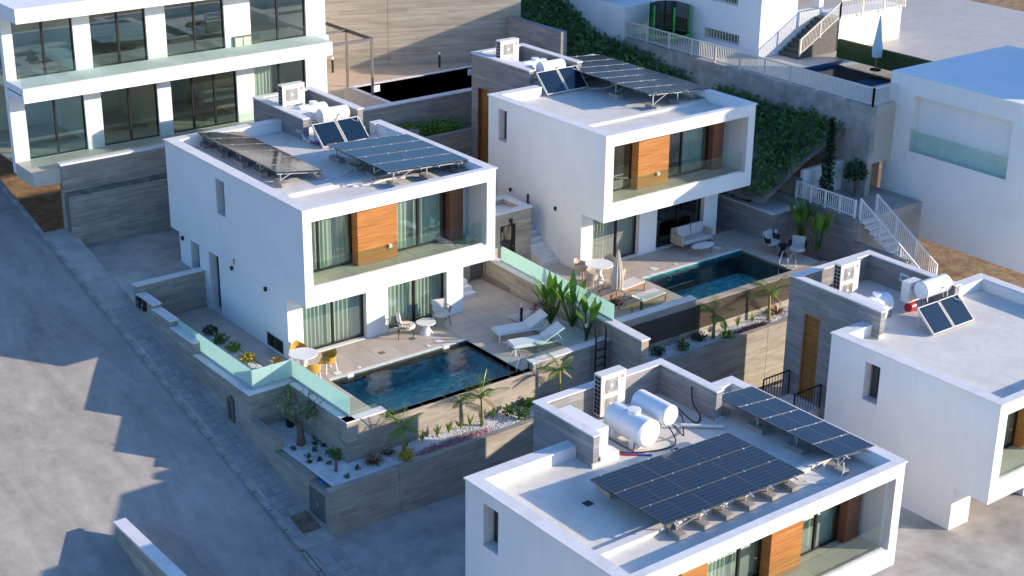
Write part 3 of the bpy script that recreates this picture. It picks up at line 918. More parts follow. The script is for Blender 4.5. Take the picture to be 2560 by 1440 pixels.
def pebbles(name, rects, n, zf, seed):
    rg = random.Random(seed); mb = MB(); tot = sum((b-a)*(d-c) for a,b,c,d in rects)
    for a,b,c,d in rects:
        for _ in range(int(n*(b-a)*(d-c)/tot)):
            x, y = rg.uniform(a,b), rg.uniform(c,d); s = rg.uniform(0.014,0.034); z = zf(x,y)
            an = rg.uniform(0,6.28); ca, sa = math.cos(an)*s, math.sin(an)*s; h = s*rg.uniform(0.5,0.9)
            mb.add([(x+ca,y+sa,z),(x-sa,y+ca*0.8,z),(x-ca,y-sa,z),(x+sa,y-ca*0.8,z),(x,y,z+h)], [(0,1,4),(1,2,4),(2,3,4),(3,0,4)])
    o = struct(name, mb, GRAVEL); o['kind'] = 'stuff'
    return o
pebbles('gravel', [(-2.45,-1.27,-5.55,-0.9),(-1.27,9.7,-5.55,-4.48)], 7000, lambda x,y: -1.145+(max(0,(y+2.2))*0.08 if x < -1.24 else 0), 1)
pebbles('gravel', [(9.95,21.9,-4.8,-3.88)], 4000, lambda x,y: -1.075, 2)
pebbles('gravel', [(8.5,9.95,-4.1,-0.3),(-2.4,-1.1,-0.4,5.1)], 3500, lambda x,y: 0.065, 3)

# concrete service room and stairs between the two houses
SR = thing('service_room', 'small board-marked concrete room with flat roof and glazed door between the houses', 'outbuilding', (10.6,4.3,0))
w = MB().wall('x', 3.5, 3.72, 8.78, 12.47, -0.2, 2.50, [(10.92,11.72,0.2,2.0),(9.45,10.15,0.0,2.15)])
part('wall', w, CONC3, SR)
part('wall', MB().wall('y', 12.22, 12.47, 3.72, 5.2, -0.2, 2.50), CONC3, SR)
part('wall', MB().box(8.78,9.0,3.72,5.2,-0.2,2.5).box(9.0,12.22,4.98,5.2,-0.2,2.5), CONC3, SR)
part('roof_slab', MB().box(9.0,12.22,3.72,4.98,2.15,2.28), WHITE, SR)
part('coping', plate(MB(), 2.50, 2.56, 8.74, 12.51, 3.46, 5.24, [(9.05,12.17,3.78,4.93)]), COPE, SR)
d = part('door', MB().box(10.95,11.70,3.60,3.64,0.22,1.98), GLASSD, SR)
part('door_frame', MB().wall('x',3.56,3.66,10.92,11.72,0.2,2.0,[(10.98,11.58,0.26,1.94)]), FRAME, d)
part('handle', MB().bar((11.52,3.53,1.05),(11.62,3.53,1.05),0.02).bar((11.62,3.53,1.05),(11.62,3.57,1.05),0.02), CHROME, d)
part('door', MB().box(9.47,10.13,3.58,3.64,0.02,2.13), GREYM, SR, 'plain dark grey metal door below the upper floor')
part('interior', MB().box(10.93,11.71,3.9,3.95,0.2,2.0), INTD, SR)
part('wall_lamp', MB().box(11.35,11.47,3.40,3.50,2.12,2.24).box(11.37,11.45,3.38,3.46,2.02,2.14), BLACK, SR)
ST = thing('garden_steps', 'white stone steps climbing beside the upper house wall', 'stairs', (12.9,4.5,ZB))
for i in range(10):
    part('step', MB().box(12.49,13.325,2.68+i*0.285,2.68+i*0.285+0.30,ZB-0.4,ZB+0.165*(i+1)), COPE, ST)
ST2 = thing('garden_steps', 'white steps rising under the overhang of the left house', 'stairs', (8.1,3.2,0))
for i in range(8):
    part('step', MB().box(7.55,8.78,2.2+i*0.285,2.2+i*0.285+0.30,-0.2,0.165*(i+1)), COPE, ST2)
# ------------------------------------------------------------------ houses
def curtain(name, x0, x1, y, z0, z1, m, parent, seed=0, amp=0.055, fold=0.17):
    rg = random.Random(seed); mb = MB(); n = max(4, int((x1-x0)/0.035)); ph = rg.uniform(0, 6)
    pts = []
    for i in range(n+1):
        x = x0+(x1-x0)*i/n
        w = math.sin(x*2*math.pi/fold+ph+1.1*math.sin(x*3.1+ph))
        pts.append((x, y+amp*w*(0.7+0.3*math.sin(x*5+ph))))
    for (x, yy), z in [(p, z) for z in (z0, z1) for p in pts]:
        k = 1.0 if z == z0 else 0.6
        mb.v.append((x, y+(yy-y)*k, z))
    for i in range(n): mb.f.append((i, i+1, i+2+n, i+1+n))
    return part(name, mb, m, parent, smooth=True)

def slider(parent, x0, x1, y, z0, z1, mull, curt=None, seed=0, glass=None, fr=0.055, handle=True, gap=None, name='sliding_window'):
    """sliding window in a wall that runs along x: dark frame, panes, curtain behind"""
    glass = glass or GLASS
    w = part(name, MB().wall('x', y, y+0.09, x0, x1, z0, z1, [(x0+fr, x1-fr, z0+fr, z1-fr)]), FRAME, parent)
    xs = [x0]+list(mull)+[x1]
    for i, mx in enumerate(mull):
        part('mullion', MB().box(mx-0.04, mx+0.04, y-0.012, y+0.08, z0+fr, z1-fr), FRAME, w)
    for i in range(len(xs)-1):
        a = xs[i]+(fr if i == 0 else 0.04); b = xs[i+1]-(fr if i == len(xs)-2 else 0.04)
        part('pane', MB().box(a, b, y+0.03, y+0.042, z0+fr, z1-fr), glass, w)
    if curt:
        for a, b in (gap or [(x0+0.04, x1-0.04)]):
            curtain('curtain', a, b, y+0.22, z0+0.03, z1-0.02, curt, w, seed)
    return w

def side_window(parent, x, y0, y1, z0, z1, depth, m=None, name='window'):
    """window in a wall that runs along y, seen from -x; the glass sits deep in the wall"""
    w = part(name, MB().wall('y', x+depth, x+depth+0.06, y0, y1, z0, z1, [(y0+0.06,y1-0.06,z0+0.06,z1-0.06)]), GREYM, parent)
    part('pane', MB().box(x+depth+0.02, x+depth+0.03, y0+0.06, y1-0.06, z0+0.06, z1-0.06), m or GLASSD, w)
    part('sill', MB().box(x-0.03, x+depth-0.002, y0+0.003, y1-0.003, z0-0.005, z0+0.02), COPE, w)
    part('blind', MB().box(x+depth+0.12, x+depth+0.13, y0, y1, z0, z1), INTD, w)
    return w

def villa(label, loc, x0, x1, y0, yl, yr, zt, gz, opn, left_holes, group='white two-storey houses with framed balconies', gfy=1.29, gback=0.7, gx1=None, gf_holes=(), bulk=None, bz=0.6, bulk_base=None, notch=None, right_wall_from=None):
    r = thing('white_house', label, 'house', loc, group)
    H = 3.5; zb = zt-H; rf = zt-0.42
    # upper box
    ox0, ox1, oz0, oz1 = opn
    zf = oz0-0.02                                             # balcony floor
    lh = [h for h in left_holes]
    part('wall', MB().wall('y', x0, x0+0.40, y0+0.30, yl, gz-0.6, zt-0.05, [(y0+0.29, y0+gfy, gz-1, zb), (yl-gback, yl+1, gz-1, zb)]+lh), WHITE, r)
    part('wall', MB().wall('x', y0, y0+0.30, x0, x1, zb, zt-0.05, [(ox0, ox1, oz0, oz1)]), WHITE, r)
    part('wall', MB().wall('y', x1-0.40, x1, y0+0.30, yr, zb, zt-0.05), WHITE, r)
    if bulk:
        part('wall', MB().box(x0+0.40, bulk[0], yl-0.35, yl, zb-(2 if notch else 0), zt-0.05), WHITE, r)
        part('wall', MB().box(bulk[1], x1-0.40, yr-0.35, yr, zb, zt-0.05), WHITE, r)
    # coping round the roof
    cw = 0.33; o = 0.045
    cp = MB()
    cp.box(x0-o, x1+o, y0-o, y0+cw-0.08, zt-0.05, zt)
    cp.box(x0-o, x0+cw+0.06, y0+cw-0.08, yl+o, zt-0.05, zt)
    cp.box(x1-cw-0.02, x1+o, y0+cw-0.08, yr+o, zt-0.05, zt)
    if bulk:
        cp.box(x0+cw+0.06, bulk[0]+0.001, yl-cw-0.06, yl+o, zt-0.05, zt)
        cp.box(bulk[1]-0.001, x1-cw-0.02, yr-cw-0.04, yr+o, zt-0.05, zt)
    part('coping', cp, COPE, r)
    yb = bulk[3] if bulk else yl
    rp = MB().box(x0+0.40, x1-0.40, y0+0.30, min(yl, yr)-0.35, oz1, rf)
    if bulk: rp.box(bulk[0]+0.25, bulk[1]-0.25, min(yl,yr)-0.35, bulk[3], rf-0.3, rf)
    if bulk and yl > yr: rp.box(x0+0.40, bulk[0]+0.25, min(yl,yr)-0.35, yl-0.35, rf-0.3, rf)
    if bulk and yr > yl: rp.box(bulk[1]-0.25, x1-0.40, min(yl,yr)-0.35, yr-0.35, rf-0.3, rf)
    part('roof_slab', rp, ROOF, r)
    # balcony
    part('floor_slab', MB().box(x0+0.40, x1-0.40, y0+0.30, y0+gfy+0.1, zb, zf-0.02).box(x0+0.40,x1-0.40,y0+gfy+0.1,min(yl,yr)-0.35,zb,zf), WHITE, r)
    bf = part('balcony_floor', MB().box(ox0, ox1, y0+0.302, y0+gfy+0.09, zf-0.019, zf-0.006), GROUT, r)
    nx = round((ox1-ox0)/0.92); w_ = (ox1-ox0)/nx; d_ = (gfy+0.09-0.302)/2
    me = MB().box(-w_/2+.006, w_/2-.006, -d_/2+.006, d_/2-.006, -0.004, 0.012).mesh('floor_tile'); me.materials.append(TILEB)
    for i in range(nx):
        for j in range(2):
            inst('floor_tile', me, bf, (ox0+w_*(i+.5), y0+0.302+d_*(j+.5), zf-0.006))
    part('upstand', MB().box(ox0+0.002, ox1-0.14, y0+0.03, y0+0.17, oz0-0.001, oz0+0.06), COPE, r)
    gb_ = part('balcony_railing', MB().box(ox0+0.02, ox1-0.16, y0+0.075, y0+0.125, oz0+0.059, oz0+0.085), GALV, r)
    n = 7
    for i in range(n):
        a = ox0+0.02+(ox1-0.18-ox0)*i/n; b = ox0+0.02+(ox1-0.18-ox0)*(i+1)/n
        part('glass_panel', MB().box(a+.006, b-.006, y0+0.092, y0+0.108, oz0+0.08, oz0+0.90), GLASSB, gb_)
    # inner cheeks of the balcony
    if ox0 > x0+0.401: part('cheek_wall', MB().box(x0+0.40, ox0, y0+0.30, y0+gfy+0.3, zf, oz1), WHITE, r)
    if ox1 < x1-0.401: part('cheek_wall', MB().box(ox1, x1-0.40, y0+0.30, y0+gfy+0.3, zf, oz1), WHITE, r)
    # room behind the glass
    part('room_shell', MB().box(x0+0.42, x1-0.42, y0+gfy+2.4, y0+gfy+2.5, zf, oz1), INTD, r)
    # ground floor
    gx1 = gx1 or x1-0.5
    part('ground_wall', MB().wall('x', y0+gfy, y0+gfy+0.30, x0+0.40, gx1, gz-0.3, zb, gf_holes).box(gx1-0.3, gx1, y0+gfy+0.30, min(yl,yr)-gback, gz-0.3, zb), WHITE, r)
    part('soffit', MB().box(x0+0.40, x1-0.40, y0+0.301, y0+gfy, zb-0.004, zb-0.001), WHITE, r)
    part('ground_wall', MB().box(x0+0.40, gx1-0.3, yl-gback-0.3, yl-gback, gz-0.6, zb), WHITE, r)
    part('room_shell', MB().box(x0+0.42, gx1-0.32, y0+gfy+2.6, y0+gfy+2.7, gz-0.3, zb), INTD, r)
    part('skirting', MB().box(x0+0.0, gf_holes[0][0] if gf_holes else gx1, y0+gfy-0.015, y0+gfy-0.002, gz, gz+0.07), TILEB, r)
    # bulkhead on the roof
    if bulk:
        bx0, bx1, by0, by1 = bulk; bt = zt+bz
        base = bulk_base if bulk_base is not None else rf
        k = MB(); t = 0.24
        bh = part('bulkhead', MB().wall('y', bx0, bx0+t, by0, by1, base if notch else zb, bt, ([notch] if notch else [])), CONC2, r)
        part('bulkhead_wall', MB().box(bx0+t, bx1-t, by1-t, by1, base, bt), CONC2, bh)
        part('bulkhead_wall', MB().box(bx1-t, bx1, by0, by1, min(base, rf), bt), CONC2, bh)
        part('bulkhead_coping', plate(MB(), bt, bt+0.045, bx0-0.04, bx1+0.04, by0-0.04, by1+0.04, [(bx0+t+0.04, bx1-t-0.04, by0-1, by1-t-0.04)]), COPE, bh)
        part('plinth', MB().box(bx0-0.06, bx0+t, by0-0.06, by0-0.002, rf, rf+0.14), ROOF, bh)
        part('plinth', MB().box(bx1-t,bx1+0.05,by0-0.06,by0-0.002,rf,rf+0.12), ROOF, bh)
    return r

def wallamp(parent, x, y, z, name='wall_lamp'):
    part(name, MB().box(x-0.10, x, y-0.045, y+0.045, z-0.03, z+0.05).box(x-0.09, x-0.01, y-0.03, y+0.03, z-0.10, z-0.03), BLACK, parent)

# ---- left house
AZ = 5.9
HA = villa('left white house with concrete roof box, curtained windows and two solar arrays', (4,5,0), 0.0, 8.0, 0.0, 10.03, 7.53, AZ, 0.0,
    (0.33, 7.62, 3.03, 5.42), [(5.45,6.09,4.09,5.42),(7.75,8.43,1.18,2.34),(6.21,6.98,0.02,2.34),(1.67,2.83,0.06,0.58)],
    gx1=7.50, gf_holes=[(0.60,3.22,0.02,2.36),(4.15,6.75,0.02,2.36)], bulk=(4.82,7.52,8.0,11.9), bz=0.42)
side_window(HA, 0, 5.45, 6.09, 4.09, 5.42, 0.30)
side_window(HA, 0, 7.75, 8.43, 1.18, 2.34, 0.30)
side_window(HA, 0, 6.21, 6.98, 0.02, 2.34, 0.30, name='side_door')
vg = part('vent_grille', MB().wall('y', 0.0, 0.06, 1.67, 2.83, 0.06, 0.58, [(1.72,2.24,0.10,0.54),(2.27,2.78,0.10,0.54)]).box(0.05,0.3,1.67,2.83,0.06,0.58), GREYM, HA)
sl_ = MB()
for i in range(9): sl_.box(0.015,0.045,1.72,2.78,0.11+i*0.05,0.14+i*0.05)
part('slats', sl_, FRAME, vg)
for y_, z_ in ((9.0,2.27),(5.13,2.27),(2.69,2.26)): wallamp(HA, 0, y_, z_)
ab = part('alarm_box', MB().box(-0.08,0,4.79,4.99,2.47,2.72), PLAST, HA)
part('alarm_plate', MB().box(-0.085,-0.0805,4.80,4.93,2.50,2.69), REDD, ab)
part('alarm_stripe', MB().box(-0.09,-0.086,4.82,4.88,2.57,2.63), PLAST, ab)
slider(HA, 0.33, 2.70, 1.30, 3.03, 5.41, [1.33], CURT, 1)
slider(HA, 4.35, 6.70, 1.30, 3.03, 5.41, [5.50], CURT, 2)
part('timber_panel', MB().box(2.70,4.35,0.92,1.40,3.03,5.41), WOODP, HA)
part('timber_panel', MB().box(6.70,7.30,1.02,1.40,3.03,5.41), WOODD, HA)
part('wall', MB().box(7.30,7.62,1.29,1.45,3.02,5.41), WHITE, HA)
part('balcony_lamp', MB().box(3.95,4.07,0.83,0.92,3.46,3.58), PLAST, HA)
slider(HA, 0.60, 3.22, 1.50, 0.02, 2.36, [1.93], CURT, 3)
slider(HA, 4.15, 6.75, 1.50, 0.02, 2.36, [5.42], CURT, 4)
part('service_shaft', MB().box(5.06,5.75,8.9,11.6,5.48,6.28), WHITE, HA)
part('roof_beam', MB().box(0.9,3.1,2.42,2.70,5.48,5.62).box(3.1,7.6,2.42,2.70,5.48,5.58), ROOF, HA)
part('roof_pad', MB().box(4.95,5.6,7.35,7.95,5.48,5.64), WHITE, HA)
part('wall_hatch', MB().box(4.81,4.82,8.30,8.55,5.72,5.84), GALV, HA)

# ---- right house
BX, BY, BZ = 13.33, 0.113, 6.115
HB = villa('white house beyond the dividing wall with timber door recess and wide solar array', (17,5,ZB), BX, BX+8.04, BY, BY+7.40, 10.3, BZ, ZB,
    (BX+0.42, BX+7.66, BZ-2.87, BZ-0.49), [(6.27,6.82,4.33,5.66)],
    gx1=BX+7.5, gf_holes=[(BX+0.60,BX+3.10,ZB+.02,2.56),(BX+4.05,BX+6.72,ZB+.02,2.56)], bulk=(15.85,18.72,8.0,12.1), bz=0.47, bulk_base=-1.0, notch=(10.85,11.65,1.2,5.15))
side_window(HB, BX, 6.27, 6.82, 4.33, 5.66, 0.30)
wallamp(HB, BX, 5.92, 2.44); wallamp(HB, BX, 2.99, 2.44)
wd = part('entrance_door', MB().box(16.0,16.06,10.88,11.62,1.2,5.12), WOODT, HB)
part('door_frame', MB().wall('y',15.86,16.07,10.85,11.65,1.2,5.15,[(10.90,11.60,1.2,5.10)]), WOODD, wd)
z5 = BZ-2.87
slider(HB, BX+0.42, 15.85, BY+1.29, z5, BZ-0.5, [], None, 1, gap=[])
slider(HB, 17.50, 20.05, BY+1.29, z5, BZ-0.5, [18.55], CURTD, 12, gap=[(18.6,20.0)])
part('timber_panel', MB().box(15.85,17.50,BY+0.90,BY+1.40,z5,BZ-0.5), WOODP, HB)
part('timber_panel', MB().box(20.05,20.65,BY+1.0,BY+1.40,z5,BZ-0.5), WOODD, HB)
part('wall', MB().box(20.65,BX+7.66,BY+1.29,BY+1.45,z5-0.01,BZ-0.5), WHITE, HB)
part('balcony_lamp', MB().box(16.85,16.97,BY+0.81,BY+0.90,z5+0.42,z5+0.54), PLAST, HB)
slider(HB, BX+0.60, BX+3.10, BY+1.50, ZB+.02, 2.56, [15.35], m_curtain('beige_blind',(0.62,0.58,0.48)), 5, glass=GLASS)
slider(HB, BX+4.05, BX+6.72, BY+1.50, ZB+.02, 2.56, [18.75], CURTD, 6, glass=GLASSD, gap=[(18.9,20.0)])
part('service_shaft', MB().box(16.1,16.75,8.9,11.8,5.7,6.54), WHITE, HB)
part('roof_beam', MB().box(BX+0.42,21.3,2.45,2.72,5.69,5.80), ROOF, HB)
part('downpipe', MB().tube([(BX-0.05,4.75,2.55),(BX-0.05,4.75,1.7)], 0.04, 8), BLACK, HB)

# ---- front house (bottom right of the picture)
CX0, CX1, CYF, CYB, CZ = -1.47, 9.42, -17.94, -11.13, 1.36
HC = villa('nearest white house with grid-lined solar panels and two white tanks on its roof', (4,-15,-4.6), CX0, CX1, CYF, CYB, CYB+0.3, CZ, -4.55,
    (CX0+0.42, CX1-0.35, CZ-2.87, CZ-0.47), [(-12.67,-11.98,-0.43,0.93)], gx1=CX1-0.5,
    gf_holes=[(CX0+1.0,CX0+4.0,-4.53,-2.2)], bulk=(2.32,7.55,-12.25,-9.45), bz=0.58, bulk_base=-3.4)
side_window(HC, CX0, -12.67, -11.98, -0.43, 0.93, 0.36)
zc = CZ-2.87; yc = CYF+1.29
slider(HC, CX0+0.42, 1.75, yc, zc, CZ-0.48, [0.6], CURT, 7)
slider(HC, 2.75, 4.95, yc, zc, CZ-0.48, [4.05], CURT, 8)
slider(HC, 6.25, 8.25, yc, zc, CZ-0.48, [7.25], CURT, 9)
part('timber_panel', MB().box(1.75,2.75,yc-0.06,yc+0.1,zc,CZ-0.48), WOODP, HC)
part('timber_panel', MB().box(4.95,6.25,yc-0.36,yc+0.1,zc,CZ-0.48), WOODP, HC)
part('timber_panel', MB().box(8.25,8.85,yc-0.30,yc+0.1,zc,CZ-0.48), WOODD, HC)
part('wall', MB().box(8.85,CX1-0.35,yc,yc+0.15,zc-0.01,CZ-0.48), WHITE, HC)
part('service_shaft', MB().box(2.56,3.15,-11.95,-10.2,0.93,1.93), WHITE, HC)
part('roof_box', MB().box(2.58,3.3,-12.3,-11.6,0.93,1.22), WHITE, HC)
part('roof_beam', MB().box(CX0+0.42,CX1-0.42,-16.2,-15.93,0.93,1.08), ROOF, HC)
solo('roof_drain', MB().box(4.9,5.15,-13.05,-12.8,0.942,0.95), FRAME, 'small dark drain cover on the front roof below the white tanks', 'drain')
solo('roof_drain', MB().box(0.72,0.98,-13.9,-13.64,0.942,0.95), FRAME, 'small dark drain cover on the front roof by the left panel corner', 'drain')

# ---- house at the right edge
DX0, DYB, DZ = 13.75, -11.2, 1.93
HD = villa('white house at the right edge with tall timber door in a grey concrete tower', (18,-14,-3.4), DX0, DX0+8.6, DYB-6.8, DYB, DYB+0.4, DZ, -4.4,
    (DX0+0.42, DX0+8.2, DZ-2.87, DZ-0.47), [(-13.35,-12.72,0.05,1.42)], gx1=DX0+8.1,
    gf_holes=[(DX0+1.0,DX0+4.0,-4.38,-1.7)], bulk=(15.38,19.6,-11.88,-7.75), bz=0.55, bulk_base=-3.9, notch=(-9.30,-8.52,-1.95,1.33))
side_window(HD, DX0, -13.35, -12.72, 0.05, 1.42, 0.34)
dd = part('entrance_door', MB().box(15.50,15.53,-9.28,-8.54,-1.95,1.30), WOODT, HD)
dr_ = random.Random(5)
for i in range(9):
    z0_ = -1.95+i*0.36
    part('door_board', MB().box(15.475+dr_.uniform(0,0.006),15.499,-9.25,-8.57,z0_+0.002,min(z0_+0.358,1.29)), WOODT, dd)
part('door_frame', MB().wall('y',15.39,15.50,-9.30,-8.52,-1.95,1.33,[(-9.25,-8.57,-1.95,1.28)]), TEAK, dd)
part('door_bell', MB().box(15.35,15.38,-10.12,-10.02,-0.62,-0.50), BLACK, HD)
slider(HD, DX0+0.42, DX0+3.0, DYB-6.8+1.29, DZ-2.87, DZ-0.48, [DX0+1.7], CURT, 17)
part('timber_panel', MB().box(DX0+3.0,DX0+4.6,DYB-6.8+0.9,DYB-6.8+1.4,DZ-2.87,DZ-0.48), WOODP, HD)
slider(HD, DX0+4.6, DX0+8.2, DYB-6.8+1.29, DZ-2.87, DZ-0.48, [DX0+6.4], CURT, 18)
part('service_shaft', MB().box(15.62,16.2,-11.5,-10.0,1.45,2.40), WHITE, HD)
struct('front_terrace_floor', MB().box(-1.4,26,-26,-12.2,-5.2,-4.56), TILE)
struct('side_path', MB().box(9.45,15.36,-12.2,-5.3,-5.2,-3.38), DRIVE)
# landing and black railing at the timber door
LD = thing('entrance_landing', 'pale landing with black railings before the tall timber door', 'landing', (14.6,-8.9,-3.4))
part('slab', MB().box(13.9,15.37,-9.6,-8.2,-3.4,-2.0), COPE, LD)
def blackrail(r, p0, p1, h=0.95, n=9):
    p0 = Vector(p0); p1 = Vector(p1)
    part('top_rail', MB().bar(p0+Vector((0,0,h)), p1+Vector((0,0,h)), 0.05, 0.04), BLACK, r)
    part('post', MB().bar(p0, p0+Vector((0,0,h)), 0.045), BLACK, r); part('post', MB().bar(p1, p1+Vector((0,0,h)), 0.045), BLACK, r)
    b = MB()
    for i in range(1, n): q = p0.lerp(p1, i/n); b.bar(q+Vector((0,0,0.06)), q+Vector((0,0,h-0.02)), 0.018)
    part('balusters', b, BLACK, r, kind='stuff')
blackrail(LD, (13.95,-8.15,-2.0), (15.3,-8.15,-2.0)); blackrail(LD, (13.95,-9.65,-2.0), (15.3,-9.65,-2.0))
# ------------------------------------------------------------------ equipment on the roofs
def text_part(name, txt, size, loc, rot, m, parent):
    cu = bpy.data.curves.new(name, 'FONT'); cu.body = txt; cu.size = size; cu.align_x = 'CENTER'; cu.align_y = 'CENTER'; cu.extrude = 0.001
    tmp = bpy.data.objects.new('tmp', cu); me = bpy.data.meshes.new_from_object(tmp); bpy.data.objects.remove(tmp); me.materials.clear(); me.materials.append(m)
    o = bpy.data.objects.new(name, me); C.objects.link(o); o.parent = parent
    org = _org(parent); o.location = (loc[0]-org[0], loc[1]-org[1], loc[2]-org[2]); o.rotation_euler = rot
    ORG[o.name] = org
    return o
def logo(parent, x, y, z, r, lettering=True):
    d = part('logo_disc', MB().tube([(x,y,z),(x,y-0.004,z)], r, 20), REDD, parent)
    lw = MB()
    arc = [(x+r*0.62*math.cos(a), y-0.006, z+r*0.62*math.sin(a)) for a in [R(t) for t in range(60, 361, 20)]]
    lw.tube(arc, r*0.07, 5); lw.bar((x,y-0.006,z), (x+r*0.62,y-0.006,z), r*0.12); lw.bar((x-r*0.15,y-0.006,z+r*0.3),(x-r*0.15,y-0.006,z-r*0.25),r*0.12); lw.bar((x-r*0.15,y-0.006,z-r*0.25),(x+r*0.1,y-0.006,z-r*0.25),r*0.12)
    part('logo_lines', lw, PLAST, d)
    if lettering: text_part('logo_lettering', 'LG', r*1.5, (x, y-0.004, z-r*2.1), (math.pi/2,0,0), GREYP, parent)
def ac_unit(label, group):
    r = thing('heat_pump', label, 'heat pump', (0,0,0), group)
    w, d, h = 0.50, 0.34, 1.42
    part('casing', MB().box(-w, w, 0, d, 0.05, h), ACM, r)
    part('top_cover', MB().box(-w-.008, w+.008, -.008, d+.008, h, h+.025), ACM, r)
    for x in (-0.36, 0.36): part('foot', MB().box(x-.05, x+.05, -0.03, d+0.03, 0, 0.05), GALV, r)
    for cz in (1.04, 0.40):
        f = part('fan', MB().wall('x', -0.012, 0.0, -0.40, 0.22, cz-0.28, cz+0.28, [(-0.36,0.18,cz-0.24,cz+0.24)]), ACM, r)
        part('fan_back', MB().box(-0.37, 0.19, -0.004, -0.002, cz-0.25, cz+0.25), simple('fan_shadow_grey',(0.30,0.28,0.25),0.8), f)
        g = MB()
        for rr in (0.06,0.11,0.16,0.21,0.245):
            g.tube([(-0.09+rr*math.cos(2*math.pi*i/24), -0.012, cz+rr*math.sin(2*math.pi*i/24)) for i in range(25)], 0.006, 4)
        for i in range(24):
            a = 2*math.pi*i/24
            g.bar((-0.09+0.05*math.cos(a), -0.010, cz+0.05*math.sin(a)), (-0.09+0.25*math.cos(a+.35), -0.010, cz+0.25*math.sin(a+.35)), 0.006)
        part('fan_grille', g, ACM, f, kind='stuff')
        part('fan_hub', MB().tube([(-0.09,-0.025,cz),(-0.09,-0.005,cz)], 0.055, 16), PLAST, f)
    sg_ = MB(); sd = MB()
    for i in range(2):
        for j in range(9):
            sd.box(-w-0.012, -w-0.002, 0.04+i*0.14, 0.04+i*0.14+0.115, 0.12+j*0.142, 0.12+j*0.142+0.118)
    part('side_openings', sd, BLACK, r, kind='stuff')
    logo(r, 0.36, -0.002, 1.24, 0.055)
    part('maker_strip', MB().box(0.27,0.45,-0.003,-0.001,0.93,0.95), GREYP, r)
    return r
G_AC = 'heat pumps on the roofs'
ac = ac_unit('white two-fan heat pump in the roof box of the left house', G_AC)
relabel(ac, (5.60,10.0,5.72), 0, 'white two-fan heat pump in the roof box of the left house')
clone(ac, (16.80,10.6,5.88), 0, 'white two-fan heat pump in the roof box of the house beyond the dividing wall')
clone(ac, (5.02,-10.03,0.97), 0, 'white two-fan heat pump beside the two tanks on the nearest roof')
clone(ac, (17.10,-9.0,1.55), 0, 'white two-fan heat pump above the tall timber door at the right edge')

def solar_array(name, label, y0, y1, xl, zl, xr, zr, nx, ny, m, rf, blocks, lined, group='solar arrays on the roofs', clampy=True):
    """panels tilted down towards +x; long side along x"""
    r = thing(name, label, 'solar array', ((xl+xr)/2, (y0+y1)/2, rf), group)
    Lx = math.hypot(xr-xl, zr-zl); tilt = math.atan2(zl-zr, xr-xl)
    pw = Lx/nx; pd = (y1-y0)/ny
    key = ('solar_panel', round(pw,3), round(pd,3), lined)
    th = 0.035
    me = MB().box(-pw/2+.009, pw/2-.009, -pd/2+.009, pd/2-.009, -th, 0).mesh('solar_panel'); me.materials.append(m)
    fm = MB().wall('x', 0, 0.004, -pw/2+.006, pw/2-.006, -pd/2+.006, pd/2-.006, [(-pw/2+.022, -0.009, -pd/2+.022, pd/2-.022),(0.009, pw/2-.022, -pd/2+.022, pd/2-.022)])
    fm.v = [(x, z, t) for x, t, z in fm.v]; fm.f = [tuple(reversed(f)) for f in fm.f]
    fme = fm.mesh('panel_frame'); fme.materials.append(GREYM if lined else simple('panel_edge',(0.30,0.28,0.27),0.4,0.5))
    cme = MB().box(-0.02,0.02,-0.025,0.025,0.001,0.012).mesh('clamp'); cme.materials.append(GALV)
    def at(u, y, off=0.0):
        return (xl+u*math.cos(tilt)+off*math.sin(tilt), y, zl-u*math.sin(tilt)+off*math.cos(tilt))
    for i in range(nx):
        for j in range(ny):
            p = inst('solar_panel', me, r, at((i+.5)*pw, y0+(j+.5)*pd), (0, tilt, 0))
            c = bpy.data.objects.new('panel_frame', fme); C.objects.link(c); c.parent = p
        for j in range(ny+1):
            for q in (0.22, 0.78): inst('clamp', cme, r, at((i+q)*pw, y0+j*pd, 0.002), (0, tilt, 0))
    for i in range(nx):
        for q in (0.22, 0.78):
            a = at((i+q)*pw, y0-0.12, -0.06); b = at((i+q)*pw, y1+0.06, -0.06)
            part('rail', MB().bar(a, b, 0.04, 0.045), GALV, r)
    for j, u in enumerate((0.10,0.5,0.9) if nx > 1 else (0.18,0.82)):
        pass
    yrow = [y0+0.12+(y1-y0-0.24)*k/max(1,blocks[1]-1) for k in range(blocks[1])]
    bme = MB().prism([(-0.13,-0.32),(0.13,-0.32),(0.13,0.32),(-0.13,0.32)], 0, 0.16).mesh('ballast_block'); bme.materials.append(BLOCKW)
    for k in range(blocks[0]):
        u = Lx*(0.10+0.80*k/max(1,blocks[0]-1)); 
        for yy in yrow:
            p = at(u, yy, -0.09)
            inst('ballast_block', bme, r, (p[0], yy, rf), (0,0,random.uniform(-.12,.12)))
            if p[2] > rf+0.2: part('leg', MB().bar((p[0],yy,rf+0.16), p, 0.035), GALV, r)
    for yy in yrow:
        part('cross_beam', MB().bar(at(Lx*0.03, yy, -0.095), at(Lx*0.97, yy, -0.095), 0.045, 0.045), GALV, r)
        p0 = at(Lx*0.10, yy, -0.09); p1 = at(Lx*0.32, yy, -0.10)
        if p0[2] > rf+0.35: part('brace', MB().bar((p0[0],yy,rf+0.19), p1, 0.03), GALV, r)
    return r
solar_array('solar_array', 'narrow reflective solar array, one panel wide, on the left house', 3.70, 9.75, 1.22, 6.02, 3.05, 5.76, 1, 6, PVB, 5.48, (2,5), False)
solar_array('solar_array', 'wide solar array with two panel columns on the left house', 1.22, 5.24, 4.16, 6.14, 7.70, 5.94, 2, 4, PVB, 5.48, (3,4), False)
solar_array('solar_array', 'long solar array running beside the roof edge of the house beyond the dividing wall', 2.85, 9.95, 17.98, 6.44, 21.42, 6.16, 2, 7, PVB, 5.70, (3,4), False)
